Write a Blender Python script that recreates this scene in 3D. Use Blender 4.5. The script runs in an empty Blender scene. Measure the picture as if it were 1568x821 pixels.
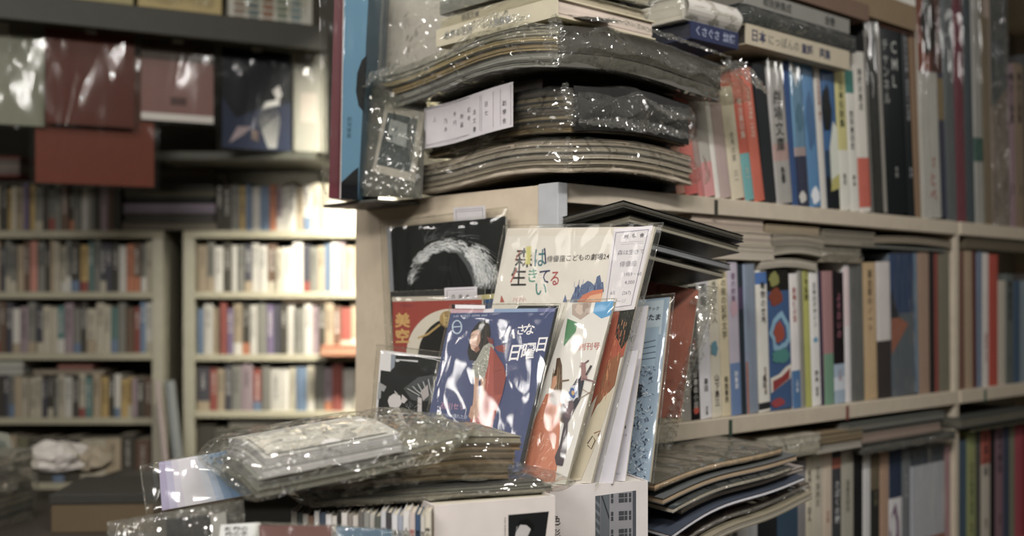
import bpy, math, random
import numpy as np
from mathutils import Vector, Matrix, noise

# ------------------------------------------------------------------ camera, light, exposure
F = 1742.0            # focal length in pixels of the 1568x821 frame
HY = 458.0            # horizon row
CZ = 1.40             # camera height
scn = bpy.context.scene
col = scn.collection
cam_d = bpy.data.cameras.new('camera')
cam = bpy.data.objects.new('camera', cam_d); col.objects.link(cam)
cam.location = (0, 0, CZ); cam.rotation_euler = (math.pi/2, 0, 0)
cam_d.sensor_width = 36; cam_d.lens = F*36/1568
cam_d.shift_y = (HY-410.5)/1568
cam_d.clip_start = 0.05
cam_d.dof.use_dof = True; cam_d.dof.focus_distance = 1.42; cam_d.dof.aperture_fstop = 2.7
scn.camera = cam
scn.view_settings.view_transform = 'Standard'; scn.view_settings.look = 'None'
scn.view_settings.gamma = 1; scn.view_settings.use_curve_mapping = False
scn.view_settings.exposure = 0.0
scn.cycles.transparent_max_bounces = 40
scn.cycles.max_bounces = 8
scn.cycles.sample_clamp_indirect = 6
scn.cycles.caustics_reflective = False; scn.cycles.caustics_refractive = False
w = bpy.data.worlds.new('world'); scn.world = w; w.use_nodes = True
w.node_tree.nodes['Background'].inputs[0].default_value = (0.92, 0.90, 0.82, 1)
w.node_tree.nodes['Background'].inputs[1].default_value = 0.25

def tube_light(name, loc, rot, power, size, color=(1, .95, .86), spread=180):
    d = bpy.data.lights.new(name, 'AREA'); d.shape = 'RECTANGLE'; d.size, d.size_y = size
    d.energy = power; d.color = color; d.spread = math.radians(spread)
    o = bpy.data.objects.new(name, d); o.location = loc; o.rotation_euler = rot; col.objects.link(o)
    return o
R = math.radians
tube_light('aisle_tube_light', (0.42, 0.48, 2.62), (R(10), 0, R(38)), 31, (1.2, .10), (1, .97, .93))
tube_light('aisle_tube_light', (-0.85, -0.75, 2.62), (R(40), 0, R(-8)), 42, (1.2, .12), (1, .97, .93))
tube_light('aisle_tube_light', (1.6, 0.8, 2.62), (R(10), R(12), R(43)), 1.5, (1.2, .10), (1, .97, .93))
tube_light('aisle_tube_light', (-1.15, 1.30, 2.62), (R(6), 0, R(12)), 7, (1.2, .30), (1, .97, .93))
tube_light('left_glint_light', (-3.1, 1.22, 2.42), (0, R(-66), R(5)), 2.4, (.16, 1.3), (1, .96, .91), 56)  # added lamp, set where the blue record's film mirrors it as glints
tube_light('right_glint_light', (3.1, 1.75, 2.40), (0, R(66), R(0)), 1.7, (.14, 1.5), (1, .97, .93), 80)  # added weak lamp for glints on right-hand sleeves and bundle film
tube_light('rear_tube_light', (-0.02, 2.45, 2.14), (R(46), 0, R(14)), 15, (.5, .10), (1, .95, .82), 66)

# ------------------------------------------------------------------ helpers
def hx(h):
    h = h.lstrip('#')
    return tuple((lambda c: c/12.92 if c <= .04045 else ((c+.055)/1.055)**2.4)(int(h[i:i+2], 16)/255) for i in (0, 2, 4))
PAL = dict(c='c9bfa4', t='b59f7c', g='7f8078', k='25282a', b='5a7fa6', n='2b3450', r='a02b26', o='d07038', y='c9a23c',
           p='6d5a8c', e='3f8080', w='ddd8cc', m='a58c98', s='d8806a', l='6f6f4c', u='6a4632', a='9fb0c0', v='b8bf4a', d='464a48')
PNAME = dict(c='cream', t='tan', g='grey', k='black', b='blue', n='navy', r='red', o='orange', y='yellow', p='purple', e='teal',
             w='white', m='mauve', s='salmon', l='olive', u='brown', a='pale blue', v='lime green', d='dark grey')
def C_(c):
    if isinstance(c, tuple): return c
    r = hx(PAL.get(c, c)); y = .3*r[0]+.59*r[1]+.11*r[2]
    return tuple(y+(v-y)*.73 for v in r)
def shade(c, k): return tuple(min(1, x*k) for x in C_(c))

def nt(name):
    m = bpy.data.materials.new(name); m.use_nodes = True
    n = m.node_tree.nodes; l = m.node_tree.links
    return m, n, l, n['Principled BSDF'], n['Material Output']
def print_mat(name, rough, spec=.4, var=.10, bump=0.0):
    m, n, l, b, out = nt(name)
    at = n.new('ShaderNodeAttribute'); at.attribute_name = 'Col'
    tc = n.new('ShaderNodeTexCoord'); no = n.new('ShaderNodeTexNoise'); no.inputs['Scale'].default_value = 38; no.inputs['Detail'].default_value = 5
    l.new(tc.outputs['Object'], no.inputs['Vector'])
    mr = n.new('ShaderNodeMapRange'); mr.inputs['To Min'].default_value = 1-var; mr.inputs['To Max'].default_value = 1+var
    l.new(no.outputs['Fac'], mr.inputs['Value'])
    mx = n.new('ShaderNodeVectorMath'); mx.operation = 'SCALE'
    l.new(at.outputs['Color'], mx.inputs[0]); l.new(mr.outputs['Result'], mx.inputs['Scale'])
    l.new(mx.outputs['Vector'], b.inputs['Base Color'])
    b.inputs['Roughness'].default_value = rough; b.inputs['Specular IOR Level'].default_value = spec
    if bump:
        bp = n.new('ShaderNodeBump'); bp.inputs['Strength'].default_value = bump; bp.inputs['Distance'].default_value = .002
        l.new(no.outputs['Fac'], bp.inputs['Height']); l.new(bp.outputs['Normal'], b.inputs['Normal'])
    return m
PAPER = print_mat('printed_paper', .62, .25)
GLOSS = print_mat('glossy_cover', .34, .13, .06)
PAINT = print_mat('painted_steel', .5, .35, .14, .15)
PLAST = print_mat('room_paint', .8, .2, .12, .1)

def film_mat(name, base=.04, edge=.55, rough=.05, haze=.03, scale=22, slope=.10, tint=(.96, .96, .945), hcol=(.6, .6, .56), stretch=(1, 1, .55), fine=.30, wav=1.0, shift=(0, 0, 0)):
    """thin clear plastic: see-through, with a sharp gloss over flat facets and creases"""
    m, n, l, b, out = nt(name); n.remove(b)
    tc = n.new('ShaderNodeTexCoord'); mp = n.new('ShaderNodeMapping'); mp.inputs['Scale'].default_value = stretch; mp.inputs['Rotation'].default_value = (.3, .5, .4); mp.inputs['Location'].default_value = shift
    l.new(tc.outputs['Object'], mp.inputs['Vector'])
    no = n.new('ShaderNodeTexNoise'); no.inputs['Scale'].default_value = scale*.5; no.inputs['Detail'].default_value = 2
    l.new(mp.outputs['Vector'], no.inputs['Vector'])
    wv = n.new('ShaderNodeVectorMath'); wv.operation = 'MULTIPLY_ADD'; wv.inputs[1].default_value = (1.4/scale,)*3
    l.new(no.outputs['Color'], wv.inputs[0]); l.new(mp.outputs['Vector'], wv.inputs[2])
    hs = []
    for k, (sc, wt) in enumerate(((1, 1), (2.6, fine))):
        vo = n.new('ShaderNodeTexVoronoi'); vo.feature = 'DISTANCE_TO_EDGE'; vo.inputs['Scale'].default_value = scale*sc
        l.new(wv.outputs['Vector'], vo.inputs['Vector'])
        mu = n.new('ShaderNodeMath'); mu.operation = 'MULTIPLY'; mu.inputs[1].default_value = wt; l.new(vo.outputs['Distance'], mu.inputs[0]); hs.append(mu)
    ad = n.new('ShaderNodeMath'); ad.operation = 'ADD'; l.new(hs[0].outputs[0], ad.inputs[0]); l.new(hs[1].outputs[0], ad.inputs[1])
    a2 = n.new('ShaderNodeMath'); a2.operation = 'ADD'; l.new(ad.outputs[0], a2.inputs[0]); nm = n.new('ShaderNodeMath'); nm.operation = 'MULTIPLY'; nm.inputs[1].default_value = wav; l.new(no.outputs['Fac'], nm.inputs[0]); l.new(nm.outputs[0], a2.inputs[1])
    bp = n.new('ShaderNodeBump'); bp.inputs['Strength'].default_value = 1; bp.inputs['Distance'].default_value = slope/scale
    l.new(a2.outputs[0], bp.inputs['Height'])
    lw = n.new('ShaderNodeLayerWeight'); lw.inputs['Blend'].default_value = .5
    l.new(bp.outputs['Normal'], lw.inputs['Normal'])
    pw = n.new('ShaderNodeMath'); pw.operation = 'POWER'; pw.inputs[1].default_value = 4; l.new(lw.outputs['Facing'], pw.inputs[0])
    ma = n.new('ShaderNodeMath'); ma.operation = 'MULTIPLY_ADD'; ma.inputs[1].default_value = edge; ma.inputs[2].default_value = base; ma.use_clamp = True
    l.new(pw.outputs[0], ma.inputs[0])
    tr = n.new('ShaderNodeBsdfTransparent'); tr.inputs[0].default_value = (*tint, 1)
    df = n.new('ShaderNodeBsdfDiffuse'); df.inputs[0].default_value = (*hcol, 1)
    gl = n.new('ShaderNodeBsdfGlossy'); gl.inputs['Roughness'].default_value = rough; gl.inputs[0].default_value = (1, 1, 1, 1)
    l.new(bp.outputs['Normal'], gl.inputs['Normal'])
    m1 = n.new('ShaderNodeMixShader'); m1.inputs[0].default_value = haze
    l.new(tr.outputs[0], m1.inputs[1]); l.new(df.outputs[0], m1.inputs[2])
    m2 = n.new('ShaderNodeMixShader'); l.new(ma.outputs[0], m2.inputs[0]); l.new(m1.outputs[0], m2.inputs[1]); l.new(gl.outputs[0], m2.inputs[2])
    l.new(m2.outputs[0], out.inputs['Surface'])
    return m
FILM = film_mat('clear_sleeve_film', .025, .55, .10, .02, 18, .12, stretch=(1, 1, .25), fine=.05, wav=2.0, shift=(.31, .17, .05))
THIN = film_mat('hung_sleeve_film', .022, .45, .08, .006, 14, .13, stretch=(1, 1, .3), fine=.05, wav=2.0)
SLIM = film_mat('tight_book_film', .08, .6, .07, .03, 50, .22, stretch=(1, 1, .14), fine=.2, wav=1.5)
BAG = film_mat('crumpled_bag_film', .06, .6, .06, .05, 24, .42, (.93, .93, .90), stretch=(1, .6, .8), fine=.22)
BAG2 = film_mat('loose_bag_film', .055, .65, .05, .07, 24, .66, (.92, .92, .88), stretch=(1, .7, 1), fine=.30, wav=1.2)
ROUGHBAG = film_mat('shiny_crumpled_film', .12, .7, .07, .09, 46, .80, (.92, .92, .89), stretch=(1, 1, .6), fine=.3)

class MB:
    def __init__(s, mats=None): s.v = []; s.f = []; s.c = []; s.m = []; s.mats = mats or [PAPER]; s.sm = []
    def face(s, pts, c, m=0):
        i = len(s.v); s.v += [tuple(p) for p in pts]; s.f.append(tuple(range(i, i+len(pts)))); s.c.append(C_(c)); s.m.append(m)
    def box(s, x0, x1, y0, y1, z0, z1, c, m=0, top=None, front=None, side=None):
        i = len(s.v)
        s.v += [(x0,y0,z0),(x1,y0,z0),(x1,y1,z0),(x0,y1,z0),(x0,y0,z1),(x1,y0,z1),(x1,y1,z1),(x0,y1,z1)]
        cs = [c, top or c, front or c, side or c, c, side or c]
        for q, cc in zip([(0,3,2,1),(4,5,6,7),(0,1,5,4),(1,2,6,5),(2,3,7,6),(3,0,4,7)], cs):
            s.f.append(tuple(i+k for k in q)); s.c.append(C_(cc)); s.m.append(m)
    def grid(s, fn, nu, nv, c, m=0):
        i = len(s.v)
        for a in range(nu+1):
            for b in range(nv+1): s.v.append(tuple(fn(a/nu, b/nv)))
        for a in range(nu):
            for b in range(nv):
                k = i+a*(nv+1)+b
                s.f.append((k, k+nv+1, k+nv+2, k+1)); s.c.append(C_(c((a+.5)/nu, (b+.5)/nv) if callable(c) else c)); s.m.append(m)
    def build(s, name, parent=None, M=None, smooth=False, bevel=0):
        me = bpy.data.meshes.new(name); me.from_pydata(s.v, [], s.f)
        for m in s.mats: me.materials.append(m)
        me.polygons.foreach_set('material_index', s.m)
        if smooth: me.polygons.foreach_set('use_smooth', [True]*len(s.f))
        a = me.color_attributes.new('Col', 'FLOAT_COLOR', 'CORNER')
        arr = np.ones((len(me.loops), 4), dtype=np.float32); k = 0
        lens = [len(f) for f in s.f]
        arr[:, :3] = np.repeat(np.array(s.c, dtype=np.float32), lens, axis=0)
        a.data.foreach_set('color', arr.ravel())
        me.update()
        o = bpy.data.objects.new(name, me); col.objects.link(o)
        if parent is not None: o.parent = parent
        if M is not None: o.matrix_world = M if parent is None else o.matrix_world
        if bevel:
            md = o.modifiers.new('bevel', 'BEVEL'); md.width = bevel; md.segments = 2; md.limit_method = 'ANGLE'
        return o

def tag(o, label, cat, group=None):
    o['label'] = label; o['category'] = cat
    if group: o['group'] = group
    return o
def thing(name, label, cat, M, group=None):
    o = bpy.data.objects.new(name, None); o.empty_display_size = .02; col.objects.link(o); o.matrix_world = M
    return tag(o, label, cat, group)
def struct(o): o['kind'] = 'structure'; return o
def T(x, y, z): return Matrix.Translation((x, y, z+CZ))        # z is measured from camera height
def Rz(d): return Matrix.Rotation(R(d), 4, 'Z')
def Ry(d): return Matrix.Rotation(R(d), 4, 'Y')
def Rx(d): return Matrix.Rotation(R(d), 4, 'X')
ORD = ['zeroth', 'first', 'second', 'third', 'fourth', 'fifth', 'sixth', 'seventh', 'eighth', 'ninth', 'tenth', 'eleventh', 'twelfth', 'thirteenth',
       'fourteenth', 'fifteenth', 'sixteenth', 'seventeenth', 'eighteenth', 'nineteenth', 'twentieth', 'twenty-first', 'twenty-second', 'twenty-third',
       'twenty-fourth', 'twenty-fifth', 'twenty-sixth', 'twenty-seventh', 'twenty-eighth', 'twenty-ninth', 'thirtieth', 'thirty-first', 'thirty-second',
       'thirty-third', 'thirty-fourth', 'thirty-fifth', 'thirty-sixth', 'thirty-seventh', 'thirty-eighth', 'thirty-ninth', 'fortieth']

# glyph outlines from the built-in typeface, cached as flat meshes
_T = {}
def glyphs(body, bold=0.0):
    k = (body, bold)
    if k not in _T:
        c = bpy.data.curves.new('type', 'FONT'); c.body = body; c.offset = bold; c.resolution_u = 2
        o = bpy.data.objects.new('type', c); col.objects.link(o)
        dg = bpy.context.evaluated_depsgraph_get()
        me = bpy.data.meshes.new_from_object(o.evaluated_get(dg))
        vs = [(v.co.x, v.co.y) for v in me.vertices]; fs = [tuple(p.vertices) for p in me.polygons]
        bpy.data.objects.remove(o); bpy.data.curves.remove(c); bpy.data.meshes.remove(me)
        _T[k] = (vs, fs, max([x for x, y in vs], default=.5))
    return _T[k]
def put_text(mb, body, fn, c, m=0, bold=0.0):
    """fn maps glyph units (1 = one em) to 3-D points"""
    vs, fs, wd = glyphs(body, bold); i = len(mb.v)
    mb.v += [tuple(fn(x, y)) for x, y in vs]
    for f in fs: mb.f.append(tuple(i+k for k in f)); mb.c.append(C_(c)); mb.m.append(m)

def tri(x): return abs((x % 1)-.5)*2
def crinkle(p):
    q = p+Vector((noise.noise(p*.6), noise.noise(p*.6+Vector((9, 2, 5))), noise.noise(p*.6+Vector((3, 8, 1)))))*.9
    f = tri(q.x*.31+q.y*.22+q.z*.1)*.4+tri(q.y*.43-q.z*.27+.3)*.3+tri(q.z*.52+q.x*.33-q.y*.12+.6)*.3
    return f*1.6-.7+.25*noise.noise(p*1.9)

# ------------------------------------------------------------------ room shell
def plane_room(name, x0, x1, y0, y1, z0, z1, c):
    mb = MB([PLAST]); mb.box(x0, x1, y0, y1, z0, z1, c); return struct(mb.build(name))
plane_room('floor', -3.6, 3.6, -2.2, 4.3, -.05, 0, '6a6258')
plane_room('ceiling', -3.6, 3.6, -2.2, 4.3, 2.7, 2.75, 'c8c4b6')
plane_room('wall_back', -3.6, 3.6, 3.42, 3.5, 0, 2.7, '4a463c')  # colour darkened to carry the shade under the aisle shelf
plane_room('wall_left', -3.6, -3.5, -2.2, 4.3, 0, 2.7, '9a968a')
plane_room('wall_right', 3.5, 3.6, -2.2, 4.3, 0, 2.7, '9a968a')
plane_room('wall_front', -3.6, 3.6, -2.2, -2.1, 0, 2.7, 'b0aca0')

# ------------------------------------------------------------------ the double-sided bookcase; u runs along its shelves, v across its end
TH = math.degrees(math.atan2(.678, .735))
CX, CY = .0716, 1.60
U = Vector((.735, .678)); V = Vector((-.678, .735))
def uv(u, v): return CX+U.x*u+V.x*v, CY+U.y*u+V.y*v
def MU(u, v, z, lean=0, extra=0): x, y = uv(u, v); return T(x, y, z) @ Rz(TH+extra) @ Ry(-lean)
def t_of(px, v=0.0):
    s = (px-784)/F; x0, y0 = uv(0, v)
    return (s*y0-x0)/(U.x-U.y*s)
def Y_of(px, v=0.0): return uv(t_of(px, v), v)[1]
def z_at(py, Y): return (HY-py)/F*Y
UP, MID, LOW = .164, -.194, -.555
STEEL = 'c6b69c'
bc = thing('bookcase', 'beige steel double-sided bookcase with its plain end towards the magazine display', 'bookcase', MU(0, 0, -CZ))
def bpart(name, x0, x1, y0, y1, z0, z1, c=STEEL, bevel=.0015):
    mb = MB([PAINT]); mb.box(x0, x1, y0, y1, z0+CZ, z1+CZ, c); return mb.build(name, bc, bevel=bevel)
UX0, UX1 = t_of(1456, .012)+.0005, t_of(1463, .012)
for z in (LOW, MID, UP):
    bpart('shelf_board', .004, UX0-.0005, 0, .489, z-.028, z)
    bpart('shelf_board', UX1+.0005, 2.0, 0, .489, z-.028, z)
bpart('end_panel', -.012, .003, .0345, .489, -CZ+.001, UP-.002, 'd2bd9e')
bpart('corner_post', -.016, .0035, -.006, .034, -CZ+.001, UP-.001, 'b4b6ba')
bpart('display_ledge', -.10, -.0125, .31, .455, UP-.014, UP-.009, '4c4a42')
bpart('back_panel', .02, 2.0, .236, .25, -CZ+.001, UP-.029, '8f8b7e')
bpart('back_panel', .47, 2.0, .236, .25, UP+.0005, .75, '6f6b5e')
bpart('upright', UX0, UX1, .004, .2355, -CZ+.001, UP-.0005)
bpart('upright', UX0, UX1, .195, .2355, UP, .75)
bpart('upright', 2.002, 2.02, .004, .485, -CZ+.001, .75)
bpart('base_plinth', .03, 1.99, .02, .235, -CZ+.001, -CZ+.09, '7a766a')
bpart('shelf_board', .47, 2.0, .0, .2355, .722, .75)
for px, c, z in ((1118, '2f4a3c', MID), (1297, '7a3a30', MID), (1508, '2f5a4c', MID), (1096, '3a3a30', UP)):
    t = t_of(px); mb = MB([PAPER]); mb.box(t-.004, t+.003, -.0022, -.0004, z-.03+CZ, z-.004+CZ, c); mb.build('tape_marker', next(c for c in col.objects if c.parent == bc and c.name.startswith('shelf_board')))

BANK = ['映画芸術', '演劇入門', '日本の歌', '現代美術', '舞台と装置', '写真の話', '昭和の記録', '物語集', '詩の世界', '音楽と人', '戦後文学史', '人形劇の本', '放送作家', '世界の旅', '街の風景', '東京案内']
rng = random.Random(5)
def make_book(name, label, cat, M, w, h, d, base, bands=(), texts=(), art=(), pages='c9bda4', mat=PAPER, sleeve=False, group=None, bulge=.0012, pinset=.002, strip=None, film=None):
    root = thing(name, label, cat, M, group)
    mb = MB([mat]); b = C_(base); tk = min(.0012, w*.12)
    N = 6
    cuts = sorted(set([0, 1]+[z for bb in bands for z in bb[:2]]))
    def colz(z):
        r = b
        for z0, z1, c in bands:
            if z0 <= z <= z1: r = C_(c)
        return r
    def prof(a): return (a*w, -bulge*(1-(2*a-1)**4))
    for z0, z1 in zip(cuts, cuts[1:]):
        cc = colz((z0+z1)/2)
        for k in range(N):
            p, q = prof(k/N), prof((k+1)/N)
            mb.face([(*p, z0*h), (*q, z0*h), (*q, z1*h), (*p, z1*h)], cc)
    for k in range(N):     # spine caps
        p, q = prof(k/N), prof((k+1)/N)
        mb.face([(*p, h), (*q, h), (q[0], tk, h), (p[0], tk, h)], shade(b, .9)); mb.face([(p[0], tk, 0), (q[0], tk, 0), (*q, 0), (*p, 0)], b)
    mb.box(0, tk, 0, d, 0, h, b); mb.box(w-tk, w, 0, d, 0, h, b); mb.box(tk, w-tk, tk*.6, tk, 0, h, b)
    e = -bulge-.0003
    for poly, c in art: e -= .00008; mb.face([(fx*w, e, fz*h) for fx, fz in poly], c)
    for body, zt, size, c, xf in texts:
        e -= .0001; s = min(size*1.2, w*.92)
        if body.startswith('>'):    # runs along the spine
            bd = body[1:]; ln = glyphs(bd)[2]
            put_text(mb, bd, lambda gx, gy: (xf*w+(gy-.35)*s, e, zt*h-gx*s), c)
        else:
            for k, ch in enumerate(body):
                put_text(mb, ch, lambda gx, gy: (xf*w-.5*s+gx*s*.98, e, zt*h-(k+.88)*s*1.03+gy*s), c, bold=.012)
    cov = mb.build('cover', root)
    pb = MB([PAPER]); pb.box(tk+.0001, w-tk-.0001, tk+.0001, d-pinset, pinset, h-pinset, pages)
    pb.build('page_block', root)
    if strip:
        sb = MB([mat]); z0, z1, c, txts = strip
        sb.grid(lambda a, q: (a*w, -bulge*(1-(2*a-1)**4)-.0005, (z0+(z1-z0)*q)*h), 6, 1, c)
        for body, zt, size, tc in txts:
            s = min(size, w*.85)
            for k, ch in enumerate(body): put_text(sb, ch, lambda gx, gy: (w*.5-.5*s+gx*s, -bulge-.0009, zt*h-(k+.88)*s*1.02+gy*s), tc, bold=.012)
        sb.build('paper_band', cov)
    if sleeve:
        fb = MB([film or SLIM]); sd = rng.random()*50
        def fn(a, q):
            y = -bulge-.0016-.0016*max(0, crinkle(Vector((a*w*60+sd, q*h*16, sd)))); return (.0002+a*(w-.0004), y,   .0012+q*(h+.007))
        fb.grid(fn, 5, 34, 'w')
        fb.build('plastic_sleeve', root, smooth=True)
    return root

# rows of books: (px0, px1 at the shelf, top row py, lean, colour, description, bands, texts, art, options)
def shelf_row(rows, zb, shelf, names='book'):
    for i, r in enumerate(rows):
        px0, px1, ytop, lean, base, desc = r[:6]
        o = r[6] if len(r) > 6 else {}
        v = o.get('v', .012)
        t0, t1 = t_of(px0, v), t_of(px1, v); Y = uv((t0+t1)/2, v)[1]
        wd = (t1-t0)*math.cos(R(lean))-.0007
        h = ((HY-ytop)/F*Y-zb)/math.cos(R(lean))
        txt = o.get('texts')
        if txt is None:
            s = rng.choice(BANK); txt = [(s, .95, min(wd*.85, .019), o.get('tc', 'k'), .5)]
        if txt and 'strip' not in o and rng.random() < .8: txt = list(txt)+[(rng.choice(['中村', '高田', '小林', '岡本', '新潮', '三一', '河出']), .26, min(wd*.6, .009), txt[0][3], .5)]
        lab = f"{desc}, {ORD[i+1]} on the {shelf} right shelf"
        make_book(o.get('name', 'book'), lab, 'book', MU(t0, v, zb+.0004, lean), wd, h, o.get('d', .16), base, o.get('bands', ()), txt, o.get('art', ()),
                  mat=o.get('mat', PAPER), sleeve=o.get('sleeve', False), strip=o.get('strip'), film=o.get('film'), group=f'books on the {shelf} right-hand shelf', bulge=o.get('bulge', .0012))

blob = lambda cx, cz, rx, rz, n=14, s=0: [(cx+rx*math.cos(2*math.pi*k/n)*(1+.15*math.sin(3*k+s)), cz+rz*math.sin(2*math.pi*k/n)*(1+.15*math.cos(2*k+s))) for k in range(n)]
G_ = dict(mat=GLOSS)
upper = [
 (1016, 1036, 168, 11, 'k', 'black magazine spine half hidden by stacked bags', dict(texts=[])),
 (1036, 1050, 158, 11, 'c88a70', 'faded salmon spine', dict(texts=[])),
 (1050, 1070, 155, 11, 'd96a58', 'plain coral red spine', dict(texts=[], bands=[(.0, .25, 'd2564e')])),
 (1070, 1079, 158, 11, 'a58a80', 'thin dusty mauve spine', dict(texts=[], bands=[(0, .3, 'cf6a66')])),
 (1079, 1096, 160, 11, 'b0a89c', 'pale grey spine with pink foot', dict(texts=[], strip=(0, .36, 'd88a88', []))),
 (1096, 1104, 160, 11, 'd9d2c6', 'thin white spine', dict(texts=[])),
 (1104, 1121, 150, 11, 'b39a92', 'wide greyish pink spine', dict(texts=[])),
 (1141-20, 1141, 140, 11, 'cdbf9f', 'cream spine with a small grey title', dict(texts=[('世界の家', .6, .01, '8a8070', .5)])),
 (1141, 1156, 118, 11, 'c8502f', 'orange red spine with turquoise foot', dict(G_, texts=[('舞台美術集', .8, .011, 'c9b5a0', .5)], bands=[(0, .37, '5fa8a8')])),
 (1156, 1172, 112, 11, 'cc5a3a', 'orange red spine with pale lettering', dict(G_, texts=[('>THEATRE 1970', .86, .011, 'd9c0a8', .5)])),
 (1172, 1190, 104, 9, '22262a', 'black spine', dict(texts=[])),
 (1190, 1214, 100, 8, 'b9b4b0', 'silver grey spine with bold black title', dict(G_, sleeve=True, texts=[('劇場文庫', .8, .022, 'k', .5), ('小書', .26, .012, '3a3a44', .5)], bands=[(.3, .42, 'c9a098')])),
 (1214, 1222, 100, 7, '2a4f86', 'thin deep blue spine', dict(texts=[])),
 (1222, 1240, 96, 7, '5f9ac2', 'light blue glossy spine with white peak and navy foot', dict(G_, sleeve=True, texts=[], bands=[(0, .34, '2c3358'), (.34, .4, 'b9a0a0')], art=[([(.0, 1), (.8, .9), (.45, .8)], 'e8eef2'), (blob(.6, .6, .3, .1), '3f7fa0'), (blob(.4, .06, .3, .04), 'e8e4e0')])),
 (1240, 1258, 104, 7, '4a86b8', 'mid blue glossy spine', dict(G_, texts=[], art=[(blob(.5, .6, .35, .2), '3a6a98'), (blob(.5, .08, .35, .06), 'e0e4ea')])),
 (1258, 1267, 108, 6, 'c9c4ba', 'thin white spine with tiny red and black marks', dict(texts=[('>日本民話集・第三', .92, .008, 'a03a30', .5)])),
 (1267, 1287, 100, 5, '2a6298', 'wide blue spine with black bird shape', dict(G_, texts=[], bands=[(0, .22, '1c2226'), (.22, .4, '23405a')], art=[(blob(.25, .68, .35, .16, s=1), '14181a'), ([(.35, .15), (1, .15), (1, .55), (.7, .6), (.35, .42)], 'd0d4c4'), ([(.3, .12), (1, .14), (1, .24), (.4, .2)], 'b8b04a')])),
 (1287, 1303, 106, 5, 'c8bf6a', 'pale yellow spine with black lettering', dict(texts=[('日本伝説集', .9, .014, '2f3a2c', .5)], bands=[(0, .42, 'd8d6c8')])),
 (1303, 1316, 112, 5, 'd8d4c8', 'white spine with teal top', dict(texts=[('西洋美術史', .72, .012, 'k', .5)], bands=[(.84, 1, '2f7f74')])),
 (1316, 1334, 84, 5, 'd6d0c4', 'white spine with black title and vermilion foot', dict(texts=[('映像の原点', .9, .013, '2a2a2a', .5)], strip=(.03, .34, 'd0583e', []))),
 (1334, 1358, 34, 5, '2c2e2e', 'black binder in a clear sleeve with pale edges', dict(G_, sleeve=True, texts=[], bands=[(.9, 1, '8a8a84')], art=[([(.78, 0), (1, 0), (1, 1), (.78, 1)], 'b0aba2'), ([(0, 0), (.1, 0), (.1, 1), (0, 1)], '8f8c84')])),
 (1358, 1392, 52, 5, '182022', 'thick black spine lettered CML', dict(G_, texts=[('CML', .955, .027, 'b9bab4', .66), ('チャンネル', .95, .021, 'a9aaa4', .22)])),
 (1392, 1402, 40, 5, '1f2528', 'thin black spine with a line of tiny white type', dict(G_, texts=[('>放送広告年鑑・昭和四十五年版', .93, .010, 'b9bcc0', .5)])),
 (1402, 1413, 20, 4, '8a6a48', 'brown spine with pale edge', dict(texts=[], art=[([(.7, 0), (1, 0), (1, 1), (.7, 1)], 'c0b8a8')])),
 (1413, 1450, -20, 4, 'cfccc4', 'white cover with red brush lettering below a picture', dict(G_, sleeve=True, texts=[('とべ', .2, .026, 'cf5a44', .45)], bands=[(.62, 1, '5a2a1e')], art=[([(.0, .62), (.5, .62), (.5, .95), (.0, .95)], '9a4a2c'), (blob(.45, .82, .3, .13), '1f2220'), ([(.75, 0), (1, 0), (1, .62), (.75, .62)], '3a4260'), ([(.75, .42), (1, .42), (1, .6), (.75, .6)], '9a804a')])),
 (1450, 1466, -20, 3, '6a7478', 'grey magazine edge in shiny film', dict(G_, sleeve=True, texts=[])),
 (1466, 1480, -20, 3, '8a3048', 'burgundy spine in shiny film', dict(G_, sleeve=True, texts=[])),
 (1480, 1494, -20, 3, '4a5458', 'slate grey spine in shiny film', dict(G_, texts=[])),
 (1494, 1508, -20, 3, 'b9b8b0', 'pale spine with a green square near its foot', dict(G_, sleeve=True, texts=[], bands=[(.26, .36, '2f6a60')])),
 (1508, 1520, 30, 3, '7a6a4c', 'olive brown spine', dict(texts=[])),
 (1520, 1546, -10, 2, '9a8878', 'greyish cover in badly crumpled silver film', dict(G_, sleeve=True, film=ROUGHBAG, texts=[], art=[([(0, .5), (1, .6), (1, 1), (0, 1)], '4a5a60')])),
 (1546, 1556, 100, 2, '9a7a84', 'thin mauve spine', dict()),
 (1556, 1570, 100, 2, '8a7458', 'tan spine at the picture edge', dict()),
 (1570, 1600, 90, 2, '4a4a4c', 'dark spine beyond the picture edge', dict(texts=[])),
]
shelf_row(upper, UP, 'upper')

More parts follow.
